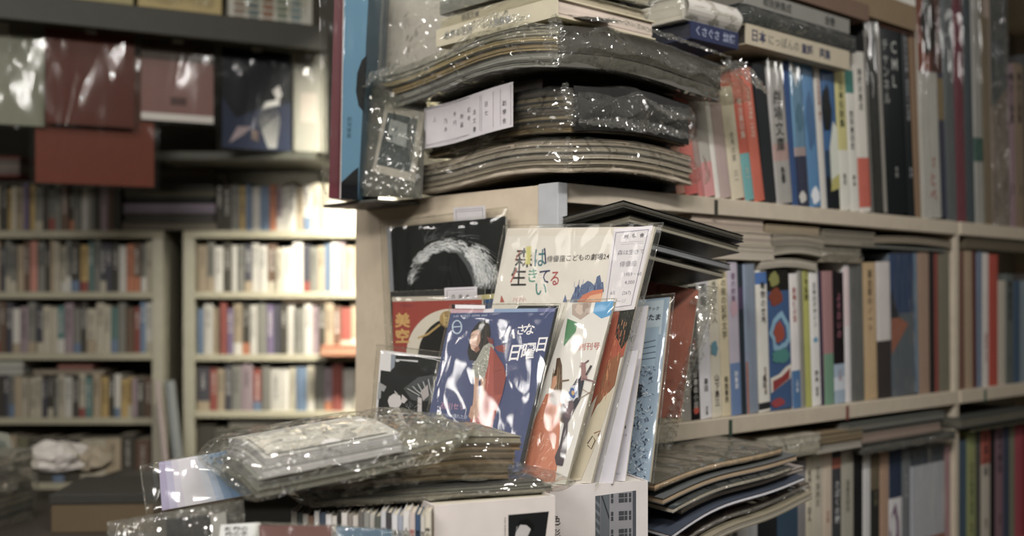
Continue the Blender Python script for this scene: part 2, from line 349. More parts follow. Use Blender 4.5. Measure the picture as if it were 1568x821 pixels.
mid = [
 (1012, 1030, 400, 2, 'b5a88c', 'tan spine behind the orange pamphlet', dict(texts=[])),
 (1030, 1044, 400, 2, 'c8b48a', 'cream spine with a brown foot', dict(texts=[])),
 (1044, 1059, 405, 2, '9a948a', 'grey spine behind loose film', dict(texts=[])),
 (1059, 1073, 406, 3, '1c1a1a', 'black spine with a small red flower at its foot', dict(G_, texts=[('日本の小説', .32, .010, 'b9b4ac', .5)], art=[(blob(.5, .06, .3, .025), 'c8482c')], bands=[(.86, .97, 'e0dcd4')])),
 (1073, 1091, 403, 3, 'e2dfe2', 'plain white spine', dict(G_, texts=[('劇画集', .95, .016, '3a3a3a', .5), ('文芸', .08, .006, '4a4a4a', .5)])),
 (1091, 1106, 400, 3, 'd9cfb6', 'cream spine with a blue bird drawing', dict(texts=[('生きのびた人', .93, .0115, '6a6a48', .5), ('山下勇三', .28, .011, '3a342c', .5)], art=[(blob(.35, .44, .35, .05, s=2), '5a94a8')])),
 (1106, 1120, 400, 3, 'd6c69c', 'straw yellow spine with olive lettering', dict(texts=[('草の根の記録文学', .94, .0115, '6a6440', .5), ('白水書房', .26, .009, '5a5440', .5)])),
 (1120, 1136, 402, 3, 'b9b0c0', 'lavender spine with a blue lower band', dict(G_, texts=[('春の詩集', .93, .010, '8a6a8a', .5)], strip=(0, .34, '6484b4', [('詩集選', .29, .010, 'dfe2ea')]), art=[(blob(.5, .7, .35, .06), 'c8a0ae')])),
 (1136, 1144, 406, 3, '24303a', 'thin dark spine', dict(texts=[], bands=[(.7, .85, '4a3a5a')])),
 (1144, 1162, 406, 3, '8fa0bc', 'soft blue grey spine in a sleeve', dict(G_, sleeve=True, texts=[], art=[([(0, 0), (.15, 0), (.15, .35), (0, .35)], 'c8704a')])),
 (1162, 1180, 415, 3, 'dcd8cc', 'white spine with blue patch and black title', dict(texts=[('動物の世界', .92, .012, '2a2622', .6), ('白井草太郎', .32, .008, '7a5a50', .6)], bands=[(.9, .985, '3f72b8'), (.015, .065, '26282c')])),
 (1180, 1214, 402, 3, '3a5c8c', 'wide abstract cover in blue and red', dict(G_, texts=[], bands=[(.8, 1, '26241e')], art=[(blob(.3, .88, .22, .05), '8a8a3a'), (blob(.35, .76, .3, .06), '8a3c22'), (blob(.5, .52, .45, .13), '7fb0cc'), (blob(.5, .52, .3, .09), '3a5c8c'), (blob(.45, .52, .24, .07), 'a8442c'), ([(0, .12), (.9, .2), (1, .3), (.7, .28), (.4, .24), (0, .22)], 'd8d0c0'), ([(.1, .13), (.85, .2), (.9, .27), (.5, .22), (.1, .2)], '9a3030'), (blob(.5, .36, .4, .05, s=2), '3f8a84'), (blob(.3, .05, .3, .03), 'a83a40')])),
 (1214, 1227, 420, 3, 'dcd6d2', 'white spine with red title and blue foot', dict(texts=[('歌舞伎の型', .9, .010, 'b0483c', .5)], strip=(0, .28, '3f74a8', [('入門書', .22, .008, 'd8dce0')]))),
 (1227, 1234, 412, 3, '9a978e', 'thin grey spine in film', dict(G_, sleeve=True, texts=[])),
 (1234, 1244, 404, 3, 'b4b43c', 'lime yellow spine with bold black title', dict(texts=[('少年愛読', .95, .011, '2a2e14', .5)])),
 (1244, 1258, 412, 3, 'dedbd6', 'white spine with black title and a blue dot', dict(texts=[('日本のデザイン', .9, .0095, '2a2a2a', .5), ('講座', .14, .007, '444444', .5)], art=[(blob(.5, .48, .25, .02), '5a9ac0')])),
 (1258, 1263, 415, 3, '3a2c48', 'very thin purple spine', dict(texts=[])),
 (1263, 1278, 416, 2, 'a87878', 'dusty pink spine with green foot', dict(G_, texts=[], bands=[(0, .38, '6a9a7c')])),
 (1278, 1295, 418, 2, '231c20', 'black spine with pink script', dict(G_, texts=[('よそおいの', .85, .014, 'a86070', .5)], bands=[(0, .3, '9ab0c4'), (.1, .2, 'c8d0da')])),
 (1295, 1304, 405, 2, 'd8d2d2', 'white spine with a pink head', dict(texts=[], bands=[(.55, .97, 'dcc4c4')])),
 (1304, 1324, 405, 2, '6c6f6e', 'slate grey spine in a sleeve', dict(G_, sleeve=True, texts=[])),
 (1324, 1344, 403, 2, 'c2a06c', 'ochre spine with black vertical title', dict(texts=[('演出家のノート', .95, .014, '2a2218', .5)])),
 (1344, 1366, 402, 2, '3a3230', 'dark brown spine behind white pamphlet', dict(texts=[], bands=[(.42, 1, 'cdc4bf')])),
 (1366, 1406, 390, 2, '5f6c78', 'navy and grey cover with an orange wedge', dict(G_, sleeve=True, texts=[], bands=[(.58, 1, '274878')], art=[([(0, .3), (.0, .6), (.65, .5)], 'b0603c'), ([(0, .55), (0, .75), (.3, .55)], '1c2430'), ([(.86, .0), (1, 0), (1, 1), (.86, 1)], '6f94b4')])),
 (1406, 1424, 385, 1, 'a08068', 'tan brown spine', dict(texts=[])),
 (1424, 1432, 385, 1, '221f20', 'thin black spine', dict(texts=[])),
 (1432, 1438, 385, 1, '8a3a30', 'thin brick red spine', dict(texts=[])),
 (1438, 1455, 383, 1, '75705a', 'olive grey spine next to the upright', dict(texts=[])),
 (1464, 1478, 385, 1, '7a5240', 'reddish brown spine past the upright', dict(texts=[])),
 (1478, 1490, 384, 1, 'a58c6c', 'tan spine past the upright', dict(texts=[])),
 (1490, 1496, 384, 1, '5a2420', 'thin dark red spine', dict(texts=[])),
 (1496, 1504, 385, 0, '6c7c94', 'steel blue spine', dict(texts=[])),
 (1504, 1514, 388, 0, 'd0c8c0', 'white spine with red marks', dict(texts=[('新劇史', .4, .01, 'a83a30', .5)])),
 (1514, 1528, 390, 0, 'b83c20', 'vermilion spine', dict(texts=[])),
 (1528, 1540, 430, 0, 'b9ae9c', 'short pale spine', dict(texts=[])),
 (1540, 1552, 420, 0, '5c6460', 'dark grey green spine', dict()),
 (1552, 1562, 430, 0, '3a5670', 'dull blue spine', dict(texts=[])),
 (1562, 1580, 430, 0, '7a8c94', 'pale grey blue spine', dict(texts=[])),
 (1580, 1605, 420, 0, '443c38', 'dark brown spine', dict(texts=[])),
]
shelf_row(mid, MID, 'middle')

low = [
 (1030, 1052, 738, 0, '4c3c34', 'dark brown magazine spine under the drooping pile', dict(texts=[])),
 (1052, 1074, 738, 0, '5c5a48', 'olive grey magazine spine', dict(texts=[])),
 (1074, 1090, 738, 0, 'a8a090', 'grey beige magazine spine', dict(texts=[('記録集', .9, .012, 'k', .5)])),
 (1090, 1107, 738, 0, 'c4582c', 'orange magazine spine', dict(texts=[])),
 (1107, 1118, 738, 0, '8a8272', 'taupe magazine spine', dict(texts=[])),
 (1118, 1130, 738, 0, 'c8c4bc', 'grey white spine with black title', dict(texts=[('時代劇', .8, .013, 'k', .5)])),
 (1130, 1148, 738, 0, 'd4d4d4', 'white spine with a blue outline box', dict(texts=[('口', .8, .016, '3a4a7a', .5)])),
 (1148, 1160, 738, 0, 'c9ccd0', 'pale silver spine', dict(texts=[])),
 (1160, 1190, 738, 0, '202428', 'broad black spine', dict(texts=[])),
 (1190, 1222, 738, 0, '36536c', 'broad dark blue spine', dict(G_, texts=[])),
 (1222, 1234, 705, 0, '8a8688', 'grey mauve spine', dict(texts=[])),
 (1234, 1243, 700, 0, 'd0c4a8', 'cream spine with bold black title', dict(texts=[('名作の話 巨人', .92, .011, 'k', .5)])),
 (1243, 1260, 690, 0, 'c4bba4', 'wide beige spine with grey lettering', dict(texts=[('世界演劇史', .9, .012, '7a7464', .5)])),
 (1260, 1274, 688, 0, 'cdb8a0', 'peach beige spine', dict(texts=[('文学', .6, .01, 'a86a50', .5)])),
 (1274, 1288, 690, 0, '3c3e42', 'dark grey spine with white title and red dot', dict(texts=[('さばくの蟻', .8, .013, 'd0d0d0', .5)], bands=[(.88, .95, 'a85a40')], art=[(blob(.4, .22, .3, .02), 'c04a2c')])),
 (1288, 1307, 690, 0, 'a8a290', 'stone grey spine with small lettering', dict(texts=[('芸能史研究', .8, .010, '5a5848', .5)])),
 (1307, 1321, 690, 0, '1a1a1c', 'black spine', dict(texts=[])),
 (1321, 1333, 686, 0, 'cfccca', 'white spine between two black ones', dict(texts=[])),
 (1333, 1347, 686, 0, '2c2a24', 'black spine with olive lettering', dict(texts=[('東洋文庫', .8, .012, '6a6648', .5)], bands=[(.7, .95, '6a5c40')])),
 (1347, 1361, 686, 0, 'b08a6c', 'tan pink spine', dict(texts=[])),
 (1361, 1381, 686, 0, 'd2cfd0', 'white cover with purple curve under a navy head', dict(G_, texts=[], bands=[(.62, 1, '2e3c54')], art=[(blob(.4, .36, .35, .2), '7a5a78'), (blob(.3, .4, .22, .1), 'd2cfd0')])),
 (1381, 1394, 686, 0, '6c7274', 'mid grey spine', dict(texts=[('写真年鑑', .8, .010, '9aa0a0', .5)])),
 (1394, 1446, 684, 0, 'c2c6d2', 'broad silver grey box file with an orange foot', dict(G_, sleeve=True, texts=[], bands=[(0, .26, 'a8522c'), (.86, 1, '3a4858')])),
 (1446, 1455, 684, 0, 'a87c80', 'thin dusty pink spine by the upright', dict(texts=[])),
 (1464, 1480, 675, 0, '40586a', 'teal blue spine past the upright', dict(texts=[])),
 (1480, 1494, 660, 0, '8c9450', 'olive green spine with black title', dict(texts=[('>日本の劇場と民俗', .75, .012, '2a2c1c', .5)])),
 (1494, 1502, 660, 0, '4c4a44', 'thin dark grey spine', dict(texts=[])),
 (1502, 1516, 655, 0, 'b9ae9c', 'pale spine with an orange red head', dict(bands=[(.7, 1, 'b04a34')])),
 (1516, 1524, 655, 0, '1c1a1c', 'thin black spine past the upright', dict(texts=[])),
 (1524, 1536, 652, 0, '84606c', 'mauve spine', dict()),
 (1536, 1546, 652, 0, '38445a', 'navy spine', dict(texts=[])),
 (1546, 1554, 652, 0, '78785c', 'thin olive spine', dict(texts=[])),
 (1554, 1566, 650, 0, 'a83848', 'crimson spine', dict(texts=[])),
 (1566, 1580, 650, 0, '8a1a24', 'deep red spine', dict(texts=[])),
 (1580, 1605, 650, 0, '5a4a44', 'brown spine at the far right', dict(texts=[])),
]
shelf_row(low, LOW, 'lower')

# ------------------------------------------------------------------ flat magazines and bundles
def bent_mag(mb, W, D, t, z0, bend, cover, page, nx=12, ny=10, layers=4, seed=0, inset=.0012, x0=0, y0=0, spine=None):
    """one soft magazine: two covers and layered page edges that follow bend(x, y)"""
    r = random.Random(seed)
    ring = [(a/nx, 0) for a in range(nx)]+[(1, b/ny) for b in range(ny)]+[(1-a/nx, 1) for a in range(nx)]+[(0, 1-b/ny) for b in range(ny)]
    def P(a, b, z, ins=0):
        x = x0+ins+a*(W-2*ins); y = y0+ins+b*(D-2*ins); return (x, y, z0+z+bend(x, y))
    zs = [0]+[t*(.1+.8*k/layers) for k in range(layers+1)]+[t]
    zz = []
    for k in range(len(zs)-1):
        cov = k == 0 or k == len(zs)-2
        c = C_(cover) if cov else shade(page, r.uniform(.62, 1.1))
        ins = 0 if cov else inset*r.uniform(.3, 1.6)
        n = len(ring)
        for q in range(n):
            a, b = ring[q], ring[(q+1) % n]
            cc = C_(spine) if (spine and a[0] == 0 and b[0] == 0) else c
            mb.face([P(*a, zs[k], ins), P(*b, zs[k], ins), P(*b, zs[k+1], ins), P(*a, zs[k+1], ins)], cc)
    mb.grid(lambda a, b: P(a, b, t), nx, ny, cover); mb.grid(lambda a, b: P(b, a, 0), ny, nx, cover)

def bag_box(W, D, H, pad, bend, flaps, amp, freq, seed, n=(26, 22, 8), pw=7.0, mat=None, x0=0, y0=0, z0=0, collapse=.12):
    """a loose bag: rounded box, its rims pinched flat beyond the contents, crumpled all over"""
    mb = MB([mat or BAG]); idx = {}
    fl, fr, ff, fb = flaps
    tot = Vector((W+fl+fr, D+ff+fb, H))
    def vert(a, b, c):
        k = (round(a, 4), round(b, 4), round(c, 4))
        if k in idx: return idx[k]
        q = Vector((2*a-1, 2*b-1, 2*c-1)); s = (abs(q.x)**pw+abs(q.y)**pw+abs(q.z)**pw)**(-1/pw)
        q = q*s
        x = -fl+(q.x+1)/2*tot.x; y = -ff+(q.y+1)/2*tot.y
        def fall(e, f):      # distance outside the contents
            return min(1, max(0, e/f)) if f > 1e-6 else 0
        o = max(fall(-x, fl), fall(x-W, fr), fall(-y, ff), fall(y-D, fb))
        sc = 1-(1-collapse)*(o*o*(3-2*o))
        z = H/2+q.z*(H/2+pad)*sc
        p = Vector((x, y, z)); sd = Vector((seed*3.1, seed*1.7, seed))
        d = amp*crinkle(Vector((x*freq, y*freq, z*freq*.8))+sd)+amp*.8*noise.noise(Vector((x*9, y*9, z*9))+sd)
        nrm = Vector((q.x**5*tot.x, q.y**5*tot.y, q.z**5*H*3+q.z*.01)); nrm = nrm.normalized() if nrm.length > 1e-9 else Vector((0, 0, 1))
        p += nrm*d
        if o > 0: p.z += amp*2.2*o*noise.noise(Vector((x*22, y*22, 0))+sd)
        p.z = min(max(p.z, -.0018), H+max(pad, .002)+.001)+bend(p.x, p.y)
        idx[k] = len(mb.v); mb.v.append((p.x+x0, p.y+y0, p.z+z0)); return idx[k]
    nx, ny, nz = n
    def face(fn, na, nb):
        for i in range(na):
            for j in range(nb):
                mb.f.append((vert(*fn(i/na, j/nb)), vert(*fn((i+1)/na, j/nb)), vert(*fn((i+1)/na, (j+1)/nb)), vert(*fn(i/na, (j+1)/nb)))); mb.c.append((1, 1, 1)); mb.m.append(0)
    face(lambda a, b: (a, b, 1), nx, ny); face(lambda a, b: (b, a, 0), ny, nx)
    face(lambda a, b: (a, 0, b), nx, nz); face(lambda a, b: (b, 1, a), nz, nx)
    face(lambda a, b: (1, a, b), ny, nz); face(lambda a, b: (0, b, a), nz, ny)
    return mb
flat0 = lambda x, y: 0

def slip_lines(mb, P, w, h, header='古書', words=('俳優座', '舞台', '初版', '千円'), c='6a6470'):
    """ruled price slip; P maps slip coordinates (metres) to points"""
    def rect(x0, y0, x1, y1, cc, e):
        mb.face([P(x0, y0, e), P(x1, y0, e), P(x1, y1, e), P(x0, y1, e)], cc)
    m = .06*min(w, h); l = .0007
    for a in ((m, m, w-m, m+l), (m, h-m-l, w-m, h-m), (m, m, m+l, h-m), (w-m-l, m, w-m, h-m)): rect(*a, c, .0002)
    return rect

# ---- lower bagged stack on the upper board, at the shelf corner
b1 = lambda x, y: .010*math.sin(max(0, min(1, x/.28))*math.pi)*max(0, 1-y/.2)+.007*math.sin(y/.35*5.2)+.0072
ox, oy = .077, 1.56
root = thing('magazine_bundle', 'bagged stack of limp cream-edged magazines lying on the upper shelf corner', 'magazine bundle', T(ox, oy, UP+.002) @ Rz(TH))
for k in range(5):
    mb = MB(); bent_mag(mb, .272-.004*(k % 2), .345, .0085, k*.0092, b1, ['8c7a64', '2c2a26', '9a8a74', '3c3830', '7a6a58'][k], ['d8c6aa', 'ccba9c', 'e2d2ba', 'd8c6a8', 'c8b498'][k], seed=k, layers=6, x0=.002*(k % 3), y0=.0015*((k*2) % 3), inset=.002)
    mb.build('magazine', root)
bag_box(.275, .35, .047, .003, b1, (.010, .04, .012, .03), .006, 30, 1, (44, 44, 10)).build('plastic_bag', root, smooth=True)
# ---- dark bundle above it
b2 = b1
Z2 = UP+.058
root = thing('magazine_bundle', 'bagged bundle of brown newsprint with dark cover and handwritten white slip', 'magazine bundle', T(ox+.004, oy+.004, Z2) @ Rz(TH))
for k in range(7):
    mb = MB(); bent_mag(mb, .25+.004*(k % 2), .315, .0082, k*.0089, b2, ['5c4c36', '2c241a', '574733', '4c4030', '2c241a', '4a3e2c', '1c1b1a'][k], ['96804f', '806c48', 'ac9460', '746248', '9c8656', '86724a', '5c5040'][k], seed=10+k, layers=5, x0=.006*((k*3) % 5)/4, y0=.002*(k % 3), inset=.003)
    mb.build('magazine', root)
mb = MB(); bent_mag(mb, .24, .25, .016, .0625, b2, '1c1a17', '3a3226', seed=19, layers=4, x0=.004, y0=.06); mb.build('magazine', root)  # dark filler added to shut out the bright background in the gap above
mb = MB([GLOSS])      # dark wrapper on the shelf-side face
mb.grid(lambda a, b: (.002+a*.252, -.0035+.002*math.sin(a*9), .002+b*.062+b2(.002+a*.252, 0)), 14, 3, '1f1d1b')
mb.grid(lambda a, b: (.002+a*.252, -.0035+b*.30, .064+b2(a*.252, b*.3)), 14, 8, '1b1917')
mb.build('dark_wrapper', root)
bag_box(.26, .32, .065, .004, b2, (.012, .03, .012, .03), .007, 26, 2, (46, 46, 14), mat=BAG2).build('plastic_bag', root, smooth=True)
mb = MB()              # slip faces along the bookcase end (local -x side)
sw, sh = .205, .064
P = lambda x, y, e: (-.020-e+.003*math.sin(x*30), .30-x, .012+y-x*.02+.010*(x/sw)**2+b2(0, .30-x)*.4)
mb.grid(lambda a, b: P(a*sw, b*sh, 0), 14, 3, 'cfc8cc')
rect = slip_lines(mb, P, sw, sh)
for xx in (.135, .139, .165, .180): rect(xx, .006, xx+.0007, sh-.006, '8a8490', .0003)
for i, (xx, s_) in enumerate(((.024, '上'), (.05, '乃木'), (.072, '千円'), (.09, '映画'), (.108, '初号'), (.122, '古文書'), (.15, '日七'), (.188, '創學舎'))):
    for k, ch in enumerate(s_):
        sz = .0085
        put_text(mb, ch, lambda gx, gy: P(xx-.004+gx*sz, sh-.018-(k+.5)*sz*1.5-.006*(i % 2)+gy*sz, .0004), '5c5860')
mb.build('price_slip', root)
# ---- big bagged magazine bundle on top
b3 = lambda x, y: b1(x, y)+.010*math.sin(max(0, min(1, (y+.05)/.42))*math.pi)-.07*max(0, x-.29)-.02*max(0, y-.3)
Z3 = Z2+.078
root = thing('magazine_bundle', 'topmost large bagged magazine bundle with tan paper edges and loose film corners', 'magazine bundle', T(.058, 1.525, Z3) @ Rz(TH))
for k in range(5):
    mb = MB(); bent_mag(mb, .36, .40, .0105, k*.0112, b3, ['6f6f6a', '8c8a82', '7a6a4c', '6f6a58', '96907c'][k], ['b4b4ac', 'd4d2cc', 'c8a65e', 'c8ae6c', 'ccc2a4'][k], seed=20+k, layers=5, x0=.008*((k*2) % 3)/2, y0=.003*(k % 2), inset=.003)
    mb.build('magazine', root)
mb = MB([GLOSS])
mb.grid(lambda a, b: (.004+a*.356, -.004+.003*math.sin(a*7), .020+b*.036+b3(.004+a*.356, 0)), 16, 3, '3c382e')
mb.grid(lambda a, b: (.004+a*.350, -.003+.002*math.sin(a*5+1), .001+b*.018+b3(.004+a*.356, 0)), 16, 2, '5a574e')
mb.build('dark_wrapper', root)
bag_box(.365, .405, .058, .005, b3, (.03, .10, .022, .04), .008, 22, 3, (52, 52, 14), mat=BAG2).build('plastic_bag', root, smooth=True)
mb = MB(); P = lambda x, y, e: (.05+x, -.012+y, .066+e+b3(.05+x, y)+.003)
mb.grid(lambda a, b: P(a*.07, b*.05, 0), 6, 4, 'cfc9cc'); slip_lines(mb, P, .07, .05)
for k, ch in enumerate('創學舎'): put_text(mb, ch, lambda gx, gy: P(.012+k*.016+gx*.011, .022+gy*.011, .0004), '4c4850')
mb.build('price_slip', root)

def film_ridge(root, path, nrm, wd, amp, seed, n=60):
    """a crumpled fold of the bag standing off its corner or rim"""
    mb = MB([ROUGHBAG]); P_ = [Vector(p) for p in path]; nv = Vector(nrm).normalized()
    def fn(a, b):
        q = a*(len(P_)-1); k = min(int(q), len(P_)-2); p = P_[k].lerp(P_[k+1], q-k); t_ = (P_[k+1]-P_[k]).normalized(); side = t_.cross(nv)
        zz = Vector((a*len(P_)*9+seed, b*3, seed)); taper = .25+.75*math.sin(math.pi*min(1, max(0, a)))
        return p+side*((b-.5)*wd*taper*(1+.5*noise.noise(zz*.5)))+nv*(amp*(.6+crinkle(zz*1.5)*.7+noise.noise(zz)*.6))
    mb.grid(fn, n, 6, 'w'); mb.build('crumpled_film_fold', next(c for c in col.objects if c.parent == root and c.name.startswith('plastic_bag')), smooth=False)
B1, B2, B3 = [o for o in col.objects if o.name.startswith('magazine_bundle')][:3]
film_ridge(B3, [(-.012, -.012, .066+b3(0, 0)), (-.014, -.014, .03+b3(0, 0)), (-.01, -.012, b3(0, 0)-.004)], (-1, -1, .3), .03, .004, 1)
film_ridge(B3, [(.0, -.022, .064+b3(0, 0)), (.12, -.022, .064+b3(.12, 0)), (.25, -.022, .064+b3(.25, 0)), (.36, -.022, .064+b3(.36, 0))], (0, -1, .8), .014, .003, 2, 110)
film_ridge(B3, [(.33, -.024, .05+b3(.33, 0)), (.40, -.026, .045+b3(.4, 0)), (.455, -.02, .03+b3(.45, 0))], (0.2, -1, .6), .045, .006, 3)
film_ridge(B3, [(-.028, .02, .06+b3(0, .02)), (-.03, .10, .062+b3(0, .1)), (-.03, .2, .06+b3(0, .2))], (-1, 0, .9), .03, .004, 4, 80)
film_ridge(B3, [(-.03, .30, .05+b3(0, .3)), (-.032, .38, .04+b3(0, .38)), (-.03, .44, .03+b3(0, .44))], (-1, 0, .7), .03, .005, 5)
film_ridge(B2, [(.0, -.012, .012+b2(0, 0)), (.09, -.013, .010+b2(.09, 0)), (.18, -.013, .010+b2(.18, 0)), (.265, -.012, .012+b2(.265, 0))], (0, -1, .55), .022, .004, 6, 110)
film_ridge(B2, [(.14, -.013, .05+b2(.14, 0)), (.19, -.013, .035+b2(.19, 0)), (.25, -.013, .04+b2(.25, 0))], (.1, -1, .5), .016, .004, 7, 50)
film_ridge(B2, [(-.012, .0, .066+b2(0, 0)), (-.014, -.012, .035+b2(0, 0)), (-.008, -.012, .005+b2(0, 0))], (-1, -1, .2), .022, .004, 8)
film_ridge(B1, [(.28, -.012, .045+b1(.28, 0)), (.296, -.008, .02+b1(.28, 0)), (.30, .0, .004+b1(.28, 0))], (1, -.8, .4), .024, .004, 9)
film_ridge(B1, [(-.012, -.012, .046+b1(0, 0)), (-.014, -.012, .02+b1(0, 0)), (-.01, -.01, .002+b1(0, 0))], (-1, -1, .3), .018, .003, 10)
film_ridge(B1, [(-.013, .30, .03+b1(0, .3)), (-.02, .345, .02+b1(0, .34)), (-.018, .37, .01+b1(0, .36))], (-1, .2, .5), .03, .005, 11)

# ---- hardbacks lying on the topmost bundle
def flat_book(label, M, W, D, H, cover, page, text=None, tc='k', tface='x', group=None, sleeve=False, name='book', spine=None, text2=None, mat=PAPER, round_=0.0):
    root = thing(name, label, 'book', M, group)
    mb = MB([mat]); tk = .0018
    mb.box(0, W, 0, D, 0, tk, cover); mb.box(0, W, 0, D, H-tk, H, cover)
    sp = spine or cover
    if tface == 'x':       # spine on the -x side
        mb.box(-.001, tk, 0, D, 0, H, sp)
    else:                  # spine on the -y side
        if round_:
            mb.grid(lambda a, b: (a*W, -round_*math.sin(b*math.pi), b*H), 1, 8, sp)
        mb.box(0, W, -.001, tk, 0, H, sp)
    if text:
        s = min(H*.62, D*.07)
        for body, off, size, c in text:
            for k, ch in enumerate(body):
                if tface == 'x': put_text(mb, ch, lambda gx, gy: (-.0016, D-off-(k+gx)*size, H*.5-size*.36+gy*size), c, bold=.015)
                else: put_text(mb, ch, lambda gx, gy: (off+(k+gx)*size, -.0016-round_, H*.5-size*.36+gy*size), c, bold=.015)
    mb.build('cover', root)
    pb = MB(); i = .003
    n = 5
    for k in range(n):
        z0 = tk+(H-2*tk)*k/n; z1 = tk+(H-2*tk)*(k+1)/n; j = i+rng.uniform(0, .0012)
        pb.box(tk+.001 if tface == 'x' else j, W-j, tk+.001 if tface != 'x' else j, D-j, z0, z1, shade(page, rng.uniform(.9, 1.05)))
    pb.build('page_block', root)
    if sleeve:
        bag_box(W, D, H, .002, flat0, (.012, .012, .012, .012), .003, 60, rng.random()*9, (18, 18, 5)).build('plastic_bag', root, smooth=True)
    return root
Z4 = Z3+.0835
Mt = lambda du, dv, z, ex=0: T(.064, 1.535, z) @ Rz(TH+ex) @ Matrix.Translation((du, dv, 0))
flat_book('cream hardback with yellow-ended spine, lowest book on the topmost bundle', Mt(.004, .008, Z4), .205, .26, .027, 'c9bd9a', 'c9b6a4',
          [('世界の名詩', .02, .013, '8a8a84'), ('人間叢書', .12, .012, '8a8c88')], tface='x', spine='c8bd9c')
flat_book('thin cream hardback, middle of the three lying on the topmost bundle', Mt(.01, .02, Z4+.0278), .195, .245, .016, 'bdb193', 'c4b59c',
          [('映画文庫', .05, .010, '8a8478')], tface='x', spine='c4b897', sleeve=True)
flat_book('grey hardback in film, uppermost of the three on the topmost bundle', Mt(.006, .012, Z4+.049), .20, .25, .02, '8a8a80', 'bfb29c', None, tface='x', sleeve=True)

# ---- books lying across the tops of the upper row
def lay_px(label, px0, px1, ybot, ytop, v, D, cover, page, text=None, tc='k', spine=None, sleeve=False, round_=0, mat=PAPER, name='book', at=None):
    t0, t1 = t_of(px0, v), t_of(px1, v); Ym = Y_of(at or (px0+px1)/2, v); z0, z1 = z_at(ybot, Ym), z_at(ytop, Ym)
    return flat_book(label, MU(t0, v, z0), t1-t0, D, z1-z0, cover, page, text, tc, 'y', None, sleeve, name, spine, None, mat, round_)
lay_px('thick tan hardback with navy lettering lying over the blue books', 1142, 1300, 87, 57, -.015, .16, 'c0b294', '4a443c',
       [('日本', .012, .022, '4a4a68'), ('にっぽんの', .06, .019, '8a8478'), ('童謡', .16, .018, '4a4a68'), ('選集', .215, .019, '4a5068')], at=1220)
lay_px('navy patterned book lying under the white roll-backed volume', 1058, 1130, 67, 41, -.015, .16, '2a3358', '3a3a44', [('くさぐさ', .008, .016, '9aa4c0'), ('紋様', .08, .016, '9aa4c0')], at=1094)
lay_px('white round-backed volume in film above the navy book', 1046, 1128, 40, 2, -.01, .15, 'd2ccc2', 'c8c0b0', None, sleeve=True, round_=.012, at=1087)
lay_px('dark grey book in shiny film above the tan hardback', 1132, 1310, 56, 30, -.01, .16, '24292a', '2c3030', None, sleeve=True, mat=GLOSS, at=1220)
lay_px('grey spined book with faint lettering on the dark wrapped book', 1140, 1300, 29, 6, -.005, .15, '8a8880', '6a665c', [('戦後詩集成', .05, .017, '55564f'), ('全巻', .24, .017, '3a3c3a')], at=1220)
lay_px('brown book topping the pile over the upper row', 1150, 1330, 5, -22, -.005, .15, '7a5c48', 'b09884', None, at=1240)
lay_px('tan box lying across the tall black spines', 1305, 1402, 33, -6, .0, .16, '8f7550', '8a7550', None, at=1355, name='box')
lay_px('brown paperback lying right on top of the CML book', 1345, 1400, 48, 34, .01, .15, '6a3c26', '9a8064', None, at=1372)

# ------------------------------------------------------------------ flat piles between the middle books and the upper board
def pile_px(items, v, D):
    for label, px0, px1, yb, yt, c, pg, extra in items:
        t0, t1 = t_of(px0, v), t_of(px1, v); Ym = Y_of((px0+px1)/2, v); z0, z1 = z_at(yb, Ym), z_at(yt, Ym)
        L = t1-t0; amp = extra.get('arch', 0)
        bend = (lambda x, y, L=L, amp=amp: amp*math.sin(max(0, min(1, x/L))*math.pi))
        o = thing('magazine', label, 'magazine', MU(t0, v+extra.get('dv', 0), z0), extra.get('group'))
        mb = MB(); bent_mag(mb, L, D, z1-z0, 0, bend, c, pg, seed=hash(label) % 99 if False else len(label), layers=extra.get('layers', 4)); mb.build('pages_and_cover', o)
        if extra.get('bag'): bag_box(L, D, z1-z0, .002, bend, (.01, .012, .01, .012), .003, 55, len(label), (20, 14, 4)).build('plastic_bag', o, smooth=True)
pile_px([
 ('cream paperback lying lowest in the pile beside the black albums', 1098, 1187, 398, 376, 'c2b49c', 'c9bba6', {}),
 ('cream paperback with grey label, middle of the pile beside the black albums', 1092, 1182, 375, 354, 'b5a790', 'c0b09a', {}),
 ('pinkish paperback on top of the pile beside the black albums', 1060, 1170, 353, 333, 'b8a48c', 'c4ae98', {}),
 ('limp arched booklet lying lowest on the colourful middle spines', 1166, 1252, 414, 401, 'a39a86', 'b0a692', {'arch': .006, 'layers': 2}),
 ('curved thick booklet above the limp arched one', 1186, 1262, 393, 380, '9c937e', 'a89f8a', {'arch': .006}),
 ('arched pamphlet with a green mark under the upper board', 1184, 1264, 379, 361, '948b76', 'a0957f', {'arch': .005}),
 ('tan pamphlet directly below the upper board edge', 1174, 1255, 360, 346, '8f7c5a', '9a8868', {}),
 ('bagged beige magazine lying above the ochre spine', 1258, 1318, 402, 380, '9a8f7a', 'a89c86', {'bag': 1}),
 ('grey brown magazine above the bagged beige one', 1262, 1340, 377, 354, '7c7462', '8a806c', {}),
 ('pale curled booklet over the navy cover with orange wedge', 1338, 1458, 376, 366, '94866e', 'a8977c', {'arch': .004, 'layers': 2}),
 ('thin grey board lying flat under the pale curled booklet', 1320, 1448, 382, 377, '4a5458', '6a6a60', {'layers': 1}),
 ('brown magazine lying past the upright beneath the upper board', 1478, 1575, 384, 366, '5c523e', '6a5e48', {}),
], .006, .15)

